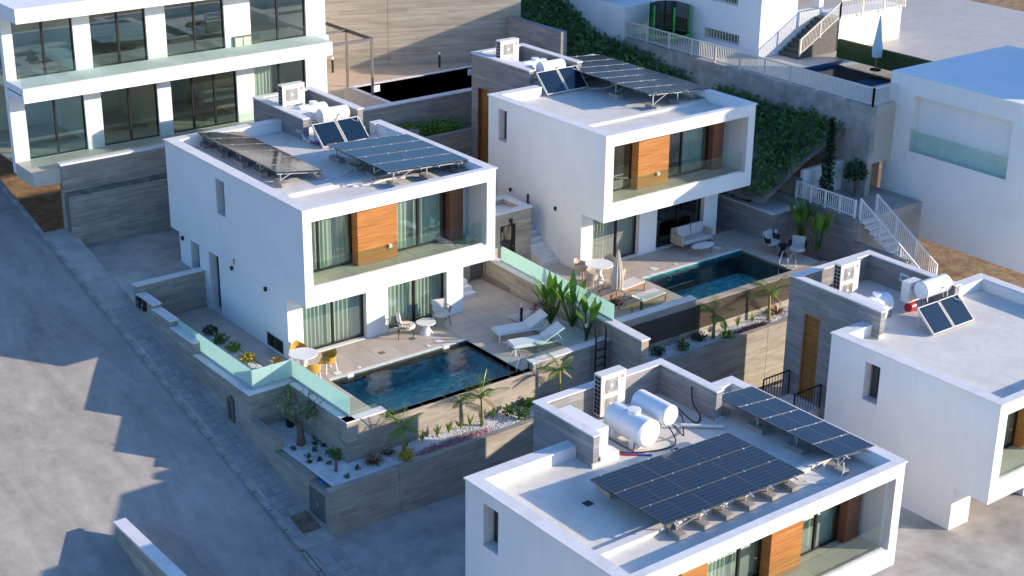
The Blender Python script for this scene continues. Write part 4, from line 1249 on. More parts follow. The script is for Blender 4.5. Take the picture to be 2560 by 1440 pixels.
solar_array('solar_array', 'dark blue grid-lined solar array of nine panels on the nearest roof', -16.60, -13.48, 1.13, 1.50, 6.60, 1.30, 3, 3, PV, 0.94, (6,2), True)
solar_array('solar_array', 'narrow brownish solar array along the far edge of the nearest roof', -16.80, -11.72, 7.77, 1.50, 9.42, 1.36, 1, 5, PVB, 0.94, (2,4), False)

def boiler(label, group, L=1.25, r_=0.29):
    t = thing('hot_water_cylinder', label, 'water heater', (0,0,0), group)
    n = 28
    part('cylinder', MB().tube([(-L/2,0,0.42),(-L/2+0.03,0,0.42),(L/2-0.03,0,0.42),(L/2,0,0.42)], [r_-0.03,r_,r_,r_-0.03], n), TANKM, t, smooth=False)
    for x in (-L*0.32, L*0.32):
        part('stand', MB().bar((x,-0.15,0),(x,-0.1,0.2),0.03).bar((x,0.15,0),(x,0.1,0.2),0.03).bar((x,-0.16,0.17),(x,0.16,0.17),0.03), GALV, t)
    part('pipe', MB().tube([(0.12,-r_+0.02,0.42),(0.14,-r_-0.08,0.50),(0.18,-r_-0.14,0.36),(0.2,-r_-0.15,0.12)], 0.022, 8), PIPEW, t)
    return t
def water_tank(label, group):
    t = thing('water_tank', label, 'water tank', (0,0,0), group)
    L = 1.55; r_ = 0.45
    part('body', MB().tube([(-L/2-0.05,0,0.55),(-L/2,0,0.55),(L/2,0,0.55),(L/2+0.05,0,0.55)], [r_-0.08,r_,r_,r_-0.08], 32), TANKM, t)
    part('neck', MB().lathe([(0.20,0.95),(0.20,1.07),(0.215,1.07),(0.215,1.11),(0.0,1.12)], (0.1,0,0), 20), TANKM, t)
    part('saddle', MB().prism([(-0.55,-0.40),(-0.35,-0.40),(-0.35,0.40),(-0.55,0.40)], 0, 0.35), TANKM, t)
    part('saddle', MB().prism([(0.35,-0.40),(0.55,-0.40),(0.55,0.40),(0.35,0.40)], 0, 0.35), TANKM, t)
    part('mould_ring', MB().tube([(-0.16,(r_+.006)*math.cos(a),0.55+(r_+.006)*math.sin(a)) for a in [2*math.pi*i/24 for i in range(25)]], 0.012, 5), TANKM, t)
    part('frame', MB().bar((-0.62,-0.44,0.02),(0.62,-0.44,0.02),0.03).bar((-0.62,-0.44,0),(-0.62,-0.44,0.2),0.03).bar((0.62,-0.44,0),(0.62,-0.44,0.3),0.03), GREYM, t)
    return t
def collectors(label, x0, x1, yb, yt, zb, zt, group='solar water collectors'):
    t = thing('solar_collector', label, 'solar collector', ((x0+x1)/2,(yb+yt)/2,zb-0.05), group)
    w = (x1-x0-0.06)/2
    for i in range(2):
        a = x0+i*(w+0.06); b = a+w
        A, B_, Cc, Dd = Vector((a,yb,zb)), Vector((b,yb,zb)), Vector((b,yt,zt)), Vector((a,yt,zt))
        nrm = (B_-A).cross(Dd-A).normalized()
        up = (Dd-A).normalized(); M = Matrix(((B_-A).normalized(), up, nrm)).transposed().to_4x4(); M.translation = (A+B_+Cc+Dd)/4
        L = (Dd-A).length
        c = part('collector', MB().boxm(w-0.03, L-0.03, 0.07, M), COLL, t)
        fr = MB()
        for s_ in (-1,1):
            fr.boxm(0.03, L, 0.085, M @ Matrix.Translation((s_*(w/2-0.015),0,0))); fr.boxm(w-0.06, 0.03, 0.085, M @ Matrix.Translation((0,s_*(L/2-0.015),0)))
        part('frame', fr, PIPEW, c)
    for x in (x0+0.1, (x0+x1)/2, x1-0.1):
        part('leg', MB().bar((x,yt-0.05,zb-0.06),(x,yt-0.03,zt-0.03),0.03), GALV, t)
    part('pipe', MB().tube([(x1-0.35,yt+0.02,zt+0.02),(x1-0.30,yt-0.22,zt-0.06),(x1-0.18,yt-0.28,zt-0.10),(x1-0.08,yt-0.1,zt+0.0),(x1-0.1,yt+0.05,zt+0.03)], 0.015, 6), PIPEW, t)
    return t
bo = boiler('white cylinder above the two collectors on the left house', 'white hot water cylinders on the roofs')
relabel(bo, (6.36,8.35,5.80), 0, 'white cylinder above the two collectors on the left house')
clone(bo, (17.30,8.35,6.10), 0, 'white cylinder above the two collectors of the house beyond the dividing wall')
clone(bo, (5.17,-11.75,1.38), math.pi/2, 'white cylinder without collectors behind the white tank on the nearest roof', scale=1.15)
clone(bo, (18.65,-11.45,2.05), 0, 'white cylinder cut by the right edge on the roof with the red vessel', scale=1.1)
wt = water_tank('white water tank in front on the nearest roof', 'white plastic water tanks on the roofs')
relabel(wt, (4.34,-11.65,0.95), -math.pi/2, 'big white saddle tank in front on the nearest roof')
clone(wt, (6.15,9.6,5.60), 0, 'white necked tank behind the cylinder on the left house', scale=0.78)
clone(wt, (17.35,9.6,5.78), 0, 'white necked tank behind the cylinder of the house beyond the dividing wall', scale=0.78)
clone(wt, (16.75,-10.5,1.52), 0, 'white tank mostly hidden behind the tower parapet at the right edge', scale=0.78)
collectors('pair of blue-black collectors leaning below the cylinder on the left house', 4.84, 6.92, 6.62, 7.42, 5.54, 6.24)
collectors('pair of blue-black collectors on the roof of the house beyond the dividing wall', 16.0, 18.22, 6.95, 7.75, 5.78, 6.56)
collectors('pair of collectors leaning at the right edge beside the tower end', 17.0, 19.2, -12.9, -12.1, 1.58, 2.3)
# hoses and conduits
def hose(name, pts, r_, m, label, cat='hose', n=6):
    # smooth the path
    P = [Vector(p) for p in pts]; out = []
    for i in range(len(P)-1):
        p0 = P[max(i-1,0)]; p1 = P[i]; p2 = P[i+1]; p3 = P[min(i+2,len(P)-1)]
        for k in range(6):
            t = k/6
            out.append(0.5*((2*p1)+(-p0+p2)*t+(2*p0-5*p1+4*p2-p3)*t*t+(-p0+3*p1-3*p2+p3)*t**3))
    out.append(P[-1])
    return solo(name, MB().tube(out, r_, n), m, label, cat, smooth=True)
hose('conduit', [(4.86,8.3,5.9),(4.80,7.9,5.6),(4.85,7.4,5.52),(5.2,6.95,5.51),(5.6,6.8,5.53)], 0.035, PIPEW, 'thick pale conduit curling from the roof box of the left house', 'conduit')
hose('conduit', [(5.0,7.6,5.75),(5.3,7.0,5.55),(5.1,5.9,5.51),(5.3,5.2,5.52),(5.0,4.3,5.51),(3.9,3.5,5.51),(2.9,3.3,5.51)], 0.018, PIPEW, 'thin pale conduit looping across the shaded roof between the two left arrays', 'conduit')
hose('hose', [(4.75,7.45,5.56),(5.0,7.1,5.53),(5.35,7.15,5.54),(5.55,6.85,5.53),(5.9,6.75,5.53)], 0.024, REDP, 'red hose tangled by the collectors of the left house')
hose('hose', [(4.85,7.55,5.58),(5.05,7.2,5.55),(5.25,7.0,5.56),(5.5,7.1,5.55),(5.7,6.9,5.54)], 0.024, BLUEP, 'blue hose tangled by the collectors of the left house')
hose('hose', [(5.0,7.4,5.52),(5.2,6.9,5.52),(5.6,6.95,5.53),(5.85,6.7,5.52)], 0.022, BLACK, 'black hose tangled by the collectors of the left house')
hose('conduit', [(3.3,2.2,5.50),(4.0,2.05,5.50),(4.7,2.1,5.52),(5.4,1.95,5.50)], 0.04, PIPEW, 'thick pale conduit along the front beam of the left roof', 'conduit')
hose('conduit', [(18.3,7.0,5.72),(18.9,6.6,5.72),(19.3,6.4,5.9),(19.3,6.5,6.2)], 0.022, PIPEW, 'pale conduit bending up to the array beyond the dividing wall', 'conduit')
hose('hose', [(3.4,-11.9,0.98),(4.0,-12.4,0.97),(4.9,-12.7,0.97),(5.4,-12.5,0.98),(5.6,-11.9,1.2),(5.5,-11.4,1.5)], 0.022, BLACK, 'black hose circling in front of the white tanks on the nearest roof')
hose('hose', [(5.3,-12.5,1.5),(5.5,-12.7,1.2),(6.0,-12.2,0.98),(6.5,-11.6,1.1),(6.4,-11.2,1.3)], 0.022, BLACK, 'black hose hanging from the cylinder on the nearest roof')
hose('hose', [(7.25,-11.2,1.75),(7.15,-11.4,1.3),(7.1,-11.8,1.02),(6.7,-12.0,0.98),(6.5,-11.4,1.3)], 0.025, BLACK, 'black cable bundle hanging on the inner parapet of the nearest roof', 'cable')
hose('hose', [(3.35,-12.0,0.98),(3.7,-12.35,0.97),(4.1,-12.6,0.97)], 0.028, REDP, 'red pipe end lying by the white roof box on the nearest roof', 'pipe')
hose('hose', [(3.6,-12.15,0.98),(3.9,-12.5,0.97),(4.2,-12.75,0.97)], 0.028, BLUEP, 'blue pipe end lying by the white roof box on the nearest roof', 'pipe')
hose('conduit', [(6.1,-11.9,1.05),(6.6,-12.3,1.03),(7.2,-12.75,1.0)], 0.06, PIPEW, 'pale pipe pair lying on the nearest roof right of the tanks', 'pipe', 8)
hose('conduit', [(7.9,-16.9,1.35),(7.8,-17.0,1.1),(7.5,-17.1,0.97),(6.9,-16.9,0.97),(6.5,-16.7,1.1)], 0.02, PIPEW, 'pale conduit curving between the two arrays on the nearest roof', 'conduit')
# switch box and monobloc by the right tower
mb_ = thing('hydro_box', 'white wall box with red round logo and red vessel under it', 'boiler box', (18.15,-10.9,1.5))
part('casing', MB().box(17.80,18.45,-11.1,-10.75,1.95,2.70), ACM, mb_)
logo(mb_, 17.93, -11.102, 2.50, 0.065, False)
text_part('logo_lettering', 'LG', 0.14, (18.12,-11.104,2.50), (math.pi/2,0,0), GREYP, mb_)
part('frame', MB().bar((17.85,-10.9,1.52),(17.85,-10.9,1.95),0.03).bar((18.4,-10.9,1.52),(18.4,-10.9,1.95),0.03), GALV, mb_)
part('vessel', MB().tube([(17.95,-11.0,1.72),(17.97,-11.0,1.72),(18.25,-11.0,1.72),(18.27,-11.0,1.72)], [0.12,0.17,0.17,0.12], 18), RED, mb_)
for i in range(5):
    part('pipe', MB().tube([(18.47+0.03*i,-10.95,2.55-0.05*i),(18.6+0.02*i,-11.05,2.3),(18.55+0.05*i,-11.1,1.9),(18.5+0.08*i,-11.2,1.6)], 0.018, 6), (GALV if i % 2 else BLACK), mb_)
sb = thing('switch_box', 'small white switch box with glazed lid on the tower parapet', 'switch box', (19.35,-9.6,1.7))
part('box', MB().box(19.29,19.355,-9.9,-9.5,1.95,2.25), PLAST, sb)
part('lid', MB().box(19.275,19.289,-9.85,-9.55,2.02,2.18), GREYP, sb)
part('cables', MB().tube([(19.31,-9.65,1.95),(19.25,-9.9,1.7),(19.0,-10.3,1.55)], 0.015, 5).tube([(19.31,-9.75,1.95),(19.22,-10.0,1.65),(18.95,-10.5,1.55)], 0.015, 5), GREYM, sb)
# ------------------------------------------------------------------ background buildings
def railing(r, p0, p1, h, m, npost, pitch=0.11):
    p0 = Vector(p0); p1 = Vector(p1); L = (p1-p0).length; up = Vector((0,0,h))
    part('top_rail', MB().bar(p0+up, p1+up, 0.06, 0.05), m, r); part('bottom_rail', MB().bar(p0+Vector((0,0,.1)), p1+Vector((0,0,.1)), 0.035), m, r)
    for i in range(npost+1):
        q = p0.lerp(p1, i/npost); part('post', MB().bar(q, q+up*1.03, 0.07), m, r)
    b = MB(); n = int(L/pitch)
    for i in range(1, n): q = p0.lerp(p1, i/n); b.bar(q+Vector((0,0,.1)), q+up, 0.022)
    part('balusters', b, m, r, kind='stuff')
EB = thing('apartment_building', 'white apartment block with tall sliding windows and long balcony slabs at upper left', 'building', (3,18,4.4))
WIN1 = [(-3.4,-1.0),(-0.3,2.12),(2.72,5.72),(6.55,9.05)]; WIN2 = [(-3.6,-1.2),(-0.5,1.84),(2.68,5.3),(6.5,9.15)]
part('wall', MB().wall('x',14.9,15.2,-4,10.1,4.0,7.2,[(a,b,4.45,7.0) for a,b in WIN1]), WHITE, EB)
part('wall', MB().wall('x',14.9,15.2,-4,10.1,7.2,10.2,[(a,b,7.45,10.0) for a,b in WIN2]), WHITE, EB)
part('wall', MB().box(9.8,10.1,15.2,24,4.0,10.2), WHITE, EB)
part('balcony_slab', MB().box(-4,9.45,13.3,14.9,7.15,7.70).box(9.45,10.0,14.5,14.9,7.15,7.70), WHITE, EB); part('balcony_slab', MB().box(-4,10.1,13.3,24,10.15,10.7), WHITE, EB)
part('terrace_slab', MB().box(-4,10.0,13.2,14.9,3.9,4.45), TILEB, EB)
part('balcony_floor', MB().box(-4,9.3,13.45,14.89,7.40,7.44).box(-4,9.8,15.2,22,7.40,7.44).box(-4,9.8,15.2,22,4.40,4.45), INTF, EB)
part('room_wall', MB().box(-4,9.8,19.5,19.7,4.45,10.15), INT, EB)
for x in (-0.6,2.4,6.2): part('room_wall', MB().box(x,x+0.15,15.5,19.5,4.45,10.15), INT, EB)
for i,(a,b) in enumerate(WIN1): slider(EB,a,b,15.0,4.45,7.0,[a+(b-a)/3,a+2*(b-a)/3] if i==2 else [(a+b)/2],CURT if i==3 else None,i,gap=[(a,a+1.0)])
for i,(a,b) in enumerate(WIN2): slider(EB,a,b,15.0,7.45,10.0,[(a+b)/2],None,i)
lv = part('louvre_cabinet', MB().box(5.64,6.48,14.82,14.9,7.45,8.12), GREYM, EB)
for k in range(2): part('louvre_door', MB().box(5.70+k*.39,6.05+k*.39,14.80,14.819,7.52,8.06), CREAM, lv)
balustrade('balcony_railing','clear glass railing along the balcony of the upper left block',(-4,13.38),(9.35,13.38),7.72,8.5,13,GLASSB)
balustrade('terrace_railing','clear glass railing on the low wall before the upper left block',(-4,13.24),(9.9,13.24),4.68,5.5,13,GLASSB)
lwall('terrace_wall','tan concrete wall with white coping below the upper left block','wall',(-2.9,13.1),(9.9,13.1),0.3,0,4.58,(),(0.05,0.08),CONC3)
lwall('parking_wall','grey concrete wall behind the parking pad at the left','wall',(-2.9,12.4),(13.2,12.4),0.25,0,3.45,(),None,CONC)
struct('soil_strip', MB().box(-2.9,13.3,12.65,13.1,2,3.5), EARTH)
# terrace, pool and retaining wall behind
PE=(12.8,20.0,13.9,17.0)
struct('back_terrace_floor', plate(MB(),2.0,4.4,10.11,23,13.81,25,[PE]), simple('tan_paving',(0.52,0.40,0.29),0.8))
pe=pool('empty_pool',PE,4.41,1.5,POOLE,None,0,'drained pool with grey-green stone lining behind the two houses')
part('pool_rim', MB().box(12.6,20,17.0,17.25,4.41,4.43).box(12.6,12.8,13.9,17.0,4.41,4.43), COPE, pe)
for x in (13.8,19.2): part('skimmer_cover', MB().box(x,x+.35,16.95,16.99,4.05,4.35), PLAST, pe)
lwall('back_pool_wall','concrete wall with pale top holding the drained pool','wall',(9.95,13.5),(23,13.5),0.3,1,4.4,(),(0.04,0.05))
lwall('bed_wall','grey concrete wall below the ivy bed between the houses','wall',(9.5,12.1),(16,12.1),0.25,0,3.1,(),None,CONC)
struct('ivy_soil', MB().box(9.5,22,12.35,13.5,1,2.95), EARTH)
RT=lwall('retaining_wall','tall sunlit board-marked retaining wall at the top of the picture','wall',(2.0,25.7),(22.3,16.85),0.4,3,8.35,(9,15.6),None,CONC3)
lwall('end_wall','dark concrete wall stub running forward from the retaining wall','wall',(21.6,17.0),(21.6,12.9),0.35,2,6.6,(),None,CONC2)
wf=thing('wire_fence','dark wire fence on top of the tall retaining wall','fence',(11,21.5,8.35)); railing(wf,(2,25.9,8.35),(22,17.2,8.35),1.1,FRAME,10,0.16)
pg=thing('pergola','slim dark metal pergola frame on the back terrace','pergola',(12,16.3,4.4))
for q in ((12.70,17.4),(12.72,15.35)): part('post', MB().bar((*q,4.4),(*q,7.0),0.09), GREYM, pg)
part('beam', MB().bar((12.7,15.3,7.0),(12.7,19.2,7.0),0.12), FRAME, pg); part('beam', MB().bar((10.1,15.3,7.0),(12.7,15.3,7.0),0.12), GREYM, pg); part('beam', MB().bar((10.1,17.4,7.0),(12.7,17.4,7.0),0.1), GREYM, pg)
def bollard(label):
    r=thing('bollard_light',label,'bollard',(0,0,0),'bollard lights'); part('post',MB().lathe([(0.055,0),(0.055,0.62)],(0,0,0),10),BLACK,r); part('lamp_head',MB().lathe([(0.055,0.62),(0.055,0.75)],(0,0,0),10),PLAST,r); return r
BO=bollard('x'); relabel(BO,(8.6,-.85,0),0,'black bollard light on open paving left of the big leaves')
for p,l in (((9.33,-3.7,0),'black bollard light in gravel beside the white loungers'),((12.25,-3.4,ZB),'black bollard light by the teak lounger railing'),((21.7,-1.2,ZB),'black bollard light between round armchairs and planter wall'),((13.5,20.0,4.4),'black bollard light against sunlit retaining wall by the pergola'),((18.2,17.9,4.4),'black bollard light in the shadow before the retaining wall')): clone(BO,p,0,l)
# house at top right with its terrace
lwall('neighbour_wall','stained grey wall carrying the white railing of the top right terrace','wall',(26.5,14.0),(26.5,-1.7),0.3,0,5.5,(),None,CONC4)
struct('neighbour_terrace_floor', plate(MB(),3,5.52,26.8,48,-1.7,16,[(28.9,34,0.6,4.6)]), TILEF)
pool('neighbour_pool',(28.9,34,0.6,4.6),5.53,1.2,POOLF,WATERF,5.35,'bright blue tiled pool on the top right terrace')
nr=thing('white_railing','white barred railing along the top right terrace edge','railing',(26.6,6,5.5)); railing(nr,(26.6,14,5.52),(26.6,-1.6,5.52),0.78,CREAM,10); railing(nr,(26.6,-1.6,5.52),(30,-1.6,5.52),0.78,CREAM,2)
NH=thing('neighbour_house','large cream-white house with barred basement windows and outside stair','house',(34,12,5.5))
hs=[(8.4,10.75,5.85,6.35),(11.9,14,5.9,6.5),(8.6,10.8,7.7,8.8)]
part('wall', MB().wall('y',28.75,29.05,7.1,24,5.5,9.6,hs), WHITE, NH); part('wall', MB().wall('x',7.1,7.4,29.05,33,5.5,9.6,[(31.2,32.7,7.4,9.4)]), WHITE, NH)
part('wall', MB().box(33,37.5,6.0,7.4,5.5,7.2), WHITE, NH); part('tower_wall', MB().box(26.5,28.7,14,24,4,7.0), WHITE, NH)
for h in hs:
    w=part('window', MB().wall('y',28.9,28.96,*h,[(h[0]+.05,h[1]-.05,h[2]+.05,h[3]-.05)]), CREAM, NH); part('pane',MB().box(28.98,29.0,*h),GLASSD,w)
    g=MB(); [g.bar((28.86,h[0]+(h[1]-h[0])*i/12,h[2]),(28.86,h[0]+(h[1]-h[0])*i/12,h[3]),.03) for i in range(13)]; part('bars',g,CREAM,w,kind='stuff')
for i in range(9): part('step', MB().box(30.1+i*.29,30.4+i*.29,5.9,7.05,5.5,5.7+.17*i), STONE, NH)
sr=thing('stair_railing','cream railing climbing the dark outside stair','railing',(31,5.9,5.6)); railing(sr,(30.2,5.85,5.65),(32.8,5.85,7.1),0.8,CREAM,2); railing(sr,(32.8,5.85,7.1),(37.5,5.85,7.1),.85,CREAM,3)
trm=thing('trampoline','round trampoline with green padded posts and black net','trampoline',(27.9,12.3,5.5)); part('mat',MB().lathe([(.95,.3),(.95,.34)],(27.9,12.3,5.5),24),BLACK,trm); part('pad_ring',MB().tube([(27.9+math.cos(a),12.3+math.sin(a),5.85) for a in [R(i*15) for i in range(25)]],.08,6),GREENP,trm); part('safety_net',MB().lathe([(.97,.35),(.97,1.75)],(27.9,12.3,5.5),20),NET,trm)
for i in range(6): part('post',MB().bar((27.9+math.cos(i*1.047),12.3+math.sin(i*1.047),5.5),(27.9+math.cos(i*1.047),12.3+math.sin(i*1.047),7.3),.06),GREENP,trm)
solo('hedge_screen',MB().box(31.9,32.1,-1,5.1,5.55,6.4),LDARK,'dark leafy screen behind the bright blue pool','screen')
def closed_umbrella(label,loc,m,h=2.3):
    r=thing('parasol',label,'parasol',loc); x,y,z=loc; part('pole',MB().bar(loc,(x,y,z+h),.045),TEAK,r); c=MB(); N_=24
    for t,rr in ((.62,.17),(1.0,.19),(1.6,.12),(h-.05,.03)):
        for i in range(N_): c.v.append((x+rr*(1+.25*(i%2))*math.cos(6.2832*i/N_),y+rr*(1+.25*(i%2))*math.sin(6.2832*i/N_),z+t))
    for j in range(3):
        for i in range(N_): c.f.append((j*N_+i,j*N_+(i+1)%N_,(j+1)*N_+(i+1)%N_,(j+1)*N_+i))
    part('canopy',c,m,r); part('base',MB().lathe([(.25,0),(.25,.06)],loc,16),FRAME,r)
closed_umbrella('closed pale blue parasol before the leafy screen',(31.5,2.4,5.53),CANVASB,2.5); closed_umbrella('closed beige parasol between the teak sun loungers',(12.35,-1.9,ZB),CANVAS,2.2)
# far right white house and its steps
GH=thing('corner_house','plain white house cut off by the right edge','house',(32,-5,1.5)); part('wall',MB().wall('y',28,28.4,-9,-1.3,0,6.8,[(-7.5,-2.6,3.6,6.0)]),WHITE,GH); part('wall',MB().box(28.4,36,-9,-1.3,0,6.8),WHITE,GH); part('balcony_glass',MB().box(28.02,28.06,-7.5,-2.6,3.6,4.5),GLASSB,GH)
TB=thing('shade_building','unseen white building added beyond the right edge to cast shade','building',(44,-9,-4)); part('wall',MB().box(38.9,46,-15.9,-9,-6,13.0),WHITE,TB)  # unseen block added to throw shadow on the upper house's right end
struct('side_yard_floor',MB().box(23.96,27.99,-3.6,-.46,-1,1.6),DRIVE)
lwall('yard_wall','white plastered wall holding back the grassy slope','wall',(24.0,-.45),(29,-.35),.2,0,2.9,(),None,WHITE)
lwall('yard_front_wall','grey wall behind the big leaves with a white railing on it','wall',(23.7,3),(23.7,-3.6),.25,-2,1.7,(),None,CONC2); lwall('yard_low_wall','lower grey wall below the white outside steps','wall',(23.7,-3.6),(23.7,-6.4),.25,-3,.7,(),None,CONC2)
yr=thing('white_railing','white railing on the grey wall behind the big leaves','railing',(23.75,-2,1.7)); railing(yr,(23.78,-.3,1.7),(23.78,-3.5,1.7),.75,WHITEM,4)
ys=thing('white_steps','white open metal steps with railing at the right edge','stairs',(24.5,-5,0))
for i in range(12): part('step',MB().box(24,25,-3.9-i*.27,-3.62-i*.27,1.5-i*.17,1.56-i*.17),WHITEM,ys)
railing(ys,(24,-3.6,1.6),(24,-6.9,-.45),.9,WHITEM,3); railing(ys,(25,-3.6,1.6),(25,-6.9,-.45),.9,WHITEM,3)
lwall('side_planter_wall','L-shaped grey planter wall with white top right of the upper house','wall',(22,3.0),(22,-.7),.25,-1,1.4,(),(0.03,.05),CONC2); lwall('side_planter_front','short grey planter wall with white top by the round armchairs','wall',(22.26,-.7),(23.65,-.7),.25,-1,1.4,(),(0.03,.05),CONC2)
struct('side_planter_bed',MB().box(22.2,23.7,-.5,4,-1,1.35),GRAVEL)
lwall('block_wall','bare concrete block wall below the green slope','wall',(23.95,2.4),(23.95,-.4),.2,0,2.55,(.4,.8,1.2,1.6,2.0,2.4),None,BLOCKW)
lwall('roadside_wall','brown concrete wall with pale coping at the lower left road edge','wall',(-8.6,-3.0),(-8.6,-30),.3,-9,-1.5,(1.5,),(0.05,.08),CONC3)
# ------------------------------------------------------------------ plants
def foliage(mb,c,rad,n,s,rg,flat=1.0,up=.3):
    for _ in range(n):
        while True:
            p=Vector((rg.uniform(-1,1),rg.uniform(-1,1),rg.uniform(-1,1)))
            if .25<p.length<1: break
        p*=0.75+.25*rg.random(); q=Vector(c)+Vector((p.x*rad[0],p.y*rad[1],p.z*rad[2])); d=Vector((rg.uniform(-1,1),rg.uniform(-1,1),rg.uniform(-up,1))).normalized(); e=d.orthogonal().normalized(); k=s*rg.uniform(.6,1.3)
        mb.add([q,q+d*k*.5+e*k*.3,q+d*k,q+d*k*.5-e*k*.3],[(0,1,2,3)])
    return mb
def blade(mb,b,d,L,w,droop,n=5):
    d=Vector(d).normalized(); s=d.cross(Vector((0,0,1))); s=s.normalized() if s.length>.05 else Vector((1,0,0)); p=Vector(b); i0=len(mb.v)
    for i in range(n+1):
        t=i/n; ww=w*math.sin(math.pi*min(.97,.12+.88*t)); mb.v+= [tuple(p-s*ww/2),tuple(p+s*ww/2)]; d=(d+Vector((0,0,-droop/n))).normalized(); p=p+d*L/n
    mb.f+=[(i0+2*i,i0+2*i+1,i0+2*i+3,i0+2*i+2) for i in range(n)]
def palm(label,loc,h,L,n,seed,dry=1):
    rg=random.Random(seed); r=thing('palm_tree',label,'palm',loc,'young palms in the planters'); x,y,z=loc; part('trunk',MB().tube([loc,(x,y,z+h*.5),(x-.03,y,z+h)],[.075,.05,.04],8),PTRUNK,r,smooth=True)
    for k in range(n):
        a=k*2.4+rg.uniform(-.3,.3); el=.3+1.0*rg.random() if k>=dry else -.2; p=Vector((x-.03,y,z+h)); d=Vector((math.cos(a)*math.cos(el),math.sin(a)*math.cos(el),math.sin(el))); mb=MB(); m=16; pts=[]
        for i in range(m+1):
            t=i/m; pts.append(p.copy()); s=d.cross(Vector((0,0,1))).normalized()
            if i>2:
                for sg in (-1,1): blade(mb,p,d*.7+s*sg*.9+Vector((0,0,-.15)),L*.30*math.sin(math.pi*(.15+.8*t)),.035,.5,2)
            d=(d+Vector((0,0,-.075))).normalized(); p=p+d*L/m
        mb.tube(pts,.012,5); part('frond',mb,LPALM if k>=dry else LPALMD,r)
for i,(q,h,L,l) in enumerate([((.49,-5.08,-1.15),1.0,.95,'young palm at the left on sunlit pool wall'),((3.78,-4.9,-1.13),1.0,1.05,'young palm in the middle of the lower pool planter'),((7.1,-4.95,-1.1),1.1,.8,'young palm in shade nearest the black ladder'),((15.1,-4.4,-1.08),1.0,.85,'young palm with pale tips below the upper pool, left one'),((18.1,-4.4,-1.08),1.1,1.0,'young palm with hanging dry fronds beside the tower')]): palm(l,q,h,L,10,i+1)
def shrub(name,label,loc,rad,n,s,m,seed,group=None,stem=0,cat='shrub'):
    rg=random.Random(seed); r=thing(name,label,cat,loc,group); x,y,z=loc
    part('crown',foliage(MB(),(x,y,z+stem+rad[2]*.8),rad,n,s,rg),m,r)
    part('trunk',MB().tube([loc,(x+.03,y,z+max(.1,stem)+rad[2]*.5)],[.03+stem*.05,.02+stem*.04],7),BARK,r)
ol=thing('olive_tree','grey-green olive tree with thick trunk in white gravel','tree',(-1.8,-2.45,-1.15)); part('trunk',MB().tube([(-1.8,-2.45,-1.2),(-1.77,-2.4,-.8),(-1.8,-2.4,-.4)],[.17,.12,.11],10),BARK,ol); om=MB(); rg=random.Random(9)
for i in range(60):
    a=rg.uniform(0,6.28); p=Vector((-1.8+.15*math.cos(a),-2.4+.15*math.sin(a),-.4)); d=Vector((math.cos(a)*.6,math.sin(a)*.6,rg.uniform(.5,1.3))).normalized(); L=rg.uniform(.5,1.1)
    for j in range(26): t=rg.uniform(.25,1); e=Vector((rg.uniform(-1,1),rg.uniform(-1,1),rg.uniform(0,1))); blade(om,p+d*L*t,d+e*.8,.11,.03,.2,2)
part('crown',om,LOLIVE,ol)
cc=thing('cactus','tall green column cactus in a black pot before the mint glass','cactus',(-1.5,-1.25,-1.1)); part('stem',MB().lathe([(.06,.2),(.075,.6),(.07,1.5),(.02,1.6)],(-1.5,-1.25,-1.1),10),LSHRUB,cc); part('pot',MB().lathe([(.12,0),(.15,.3)],(-1.5,-1.25,-1.1),12),BLACK,cc)
shrub('topiary_tree','small round-headed tree on a thin stem by the cabinet niche',(-1.85,-4.69,-1.15),(.24,.24,.24),260,.09,LSHRUB,3,stem=.45,cat='tree')
sm=[(-1.22,-2.43),(-1.45,-2.75),(-1.7,-3.12),(-1.3,-3.07),(-2.1,-3.38),(-1.89,-3.79),(-1.45,-3.58),(-1.4,-4.11),(-2.25,-3.75),(-1.78,-4.21),(-2.2,-2.64),(-1.25,-5.0),(-1.8,-5.29)]
for i,q in enumerate(sm): shrub('small_plant','small dark rosette in the white gravel round the olive tree',(*q,-1.15),(.10,.10,.08),30,.09,LDARK,20+i,'rosettes in the olive gravel',cat='plant')
for i,x in enumerate((.87,1.48,2.1,2.55,3.04,3.44,4.39,13.7,15.9,16.6,17.4)):
    rg=random.Random(i); low=x<9; loc=(x,-4.68 if low else -4.2,-1.15 if low else -1.08); mb=MB()
    for _ in range(22): a=rg.uniform(0,6.28); blade(mb,loc,(math.cos(a)*.3,math.sin(a)*.3,1),rg.uniform(.25,.5),.035,.3,3)
    solo('grass_tuft',mb,LGRASS,'bright green blade tuft along the '+('lower' if low else 'upper')+' pool wall','grass tuft','blade tufts on the '+('lower' if low else 'upper')+' pool wall')
def spiky(label,loc,m,n,L,seed):
    rg=random.Random(seed); mb=MB()
    for _ in range(n): a=rg.uniform(0,6.28); blade(mb,loc,(math.cos(a)*.7,math.sin(a)*.7,rg.uniform(.5,1.2)),L*rg.uniform(.6,1.1),.03,.9,4)
    solo('ornamental_grass',mb,m,label,'grass clump')
spiky('bronze arching grass clump at the sunlit wall corner',(-.6,-4.95,-1.15),LBRONZE,90,.5,1); spiky('small bronze grass clump below the first palm shadow',(.1,-4.75,-1.15),LBRONZE,50,.35,2); spiky('bronze grass clump beside the grey tower',(18.8,-4.2,-1.08),LBRONZE,90,.6,3)
pk_=MB(); foliage(pk_,(2.2,-5.35,-1.1),(1.9,.2,.12),2600,.05,random.Random(4)); struct('pink_ground_cover',pk_,LPINK,kind='stuff'); pk_=MB(); foliage(pk_,(16.9,-4.65,-1.03),(1.2,.16,.12),1300,.06,random.Random(5)); struct('purple_ground_cover',pk_,LPURP,kind='stuff')
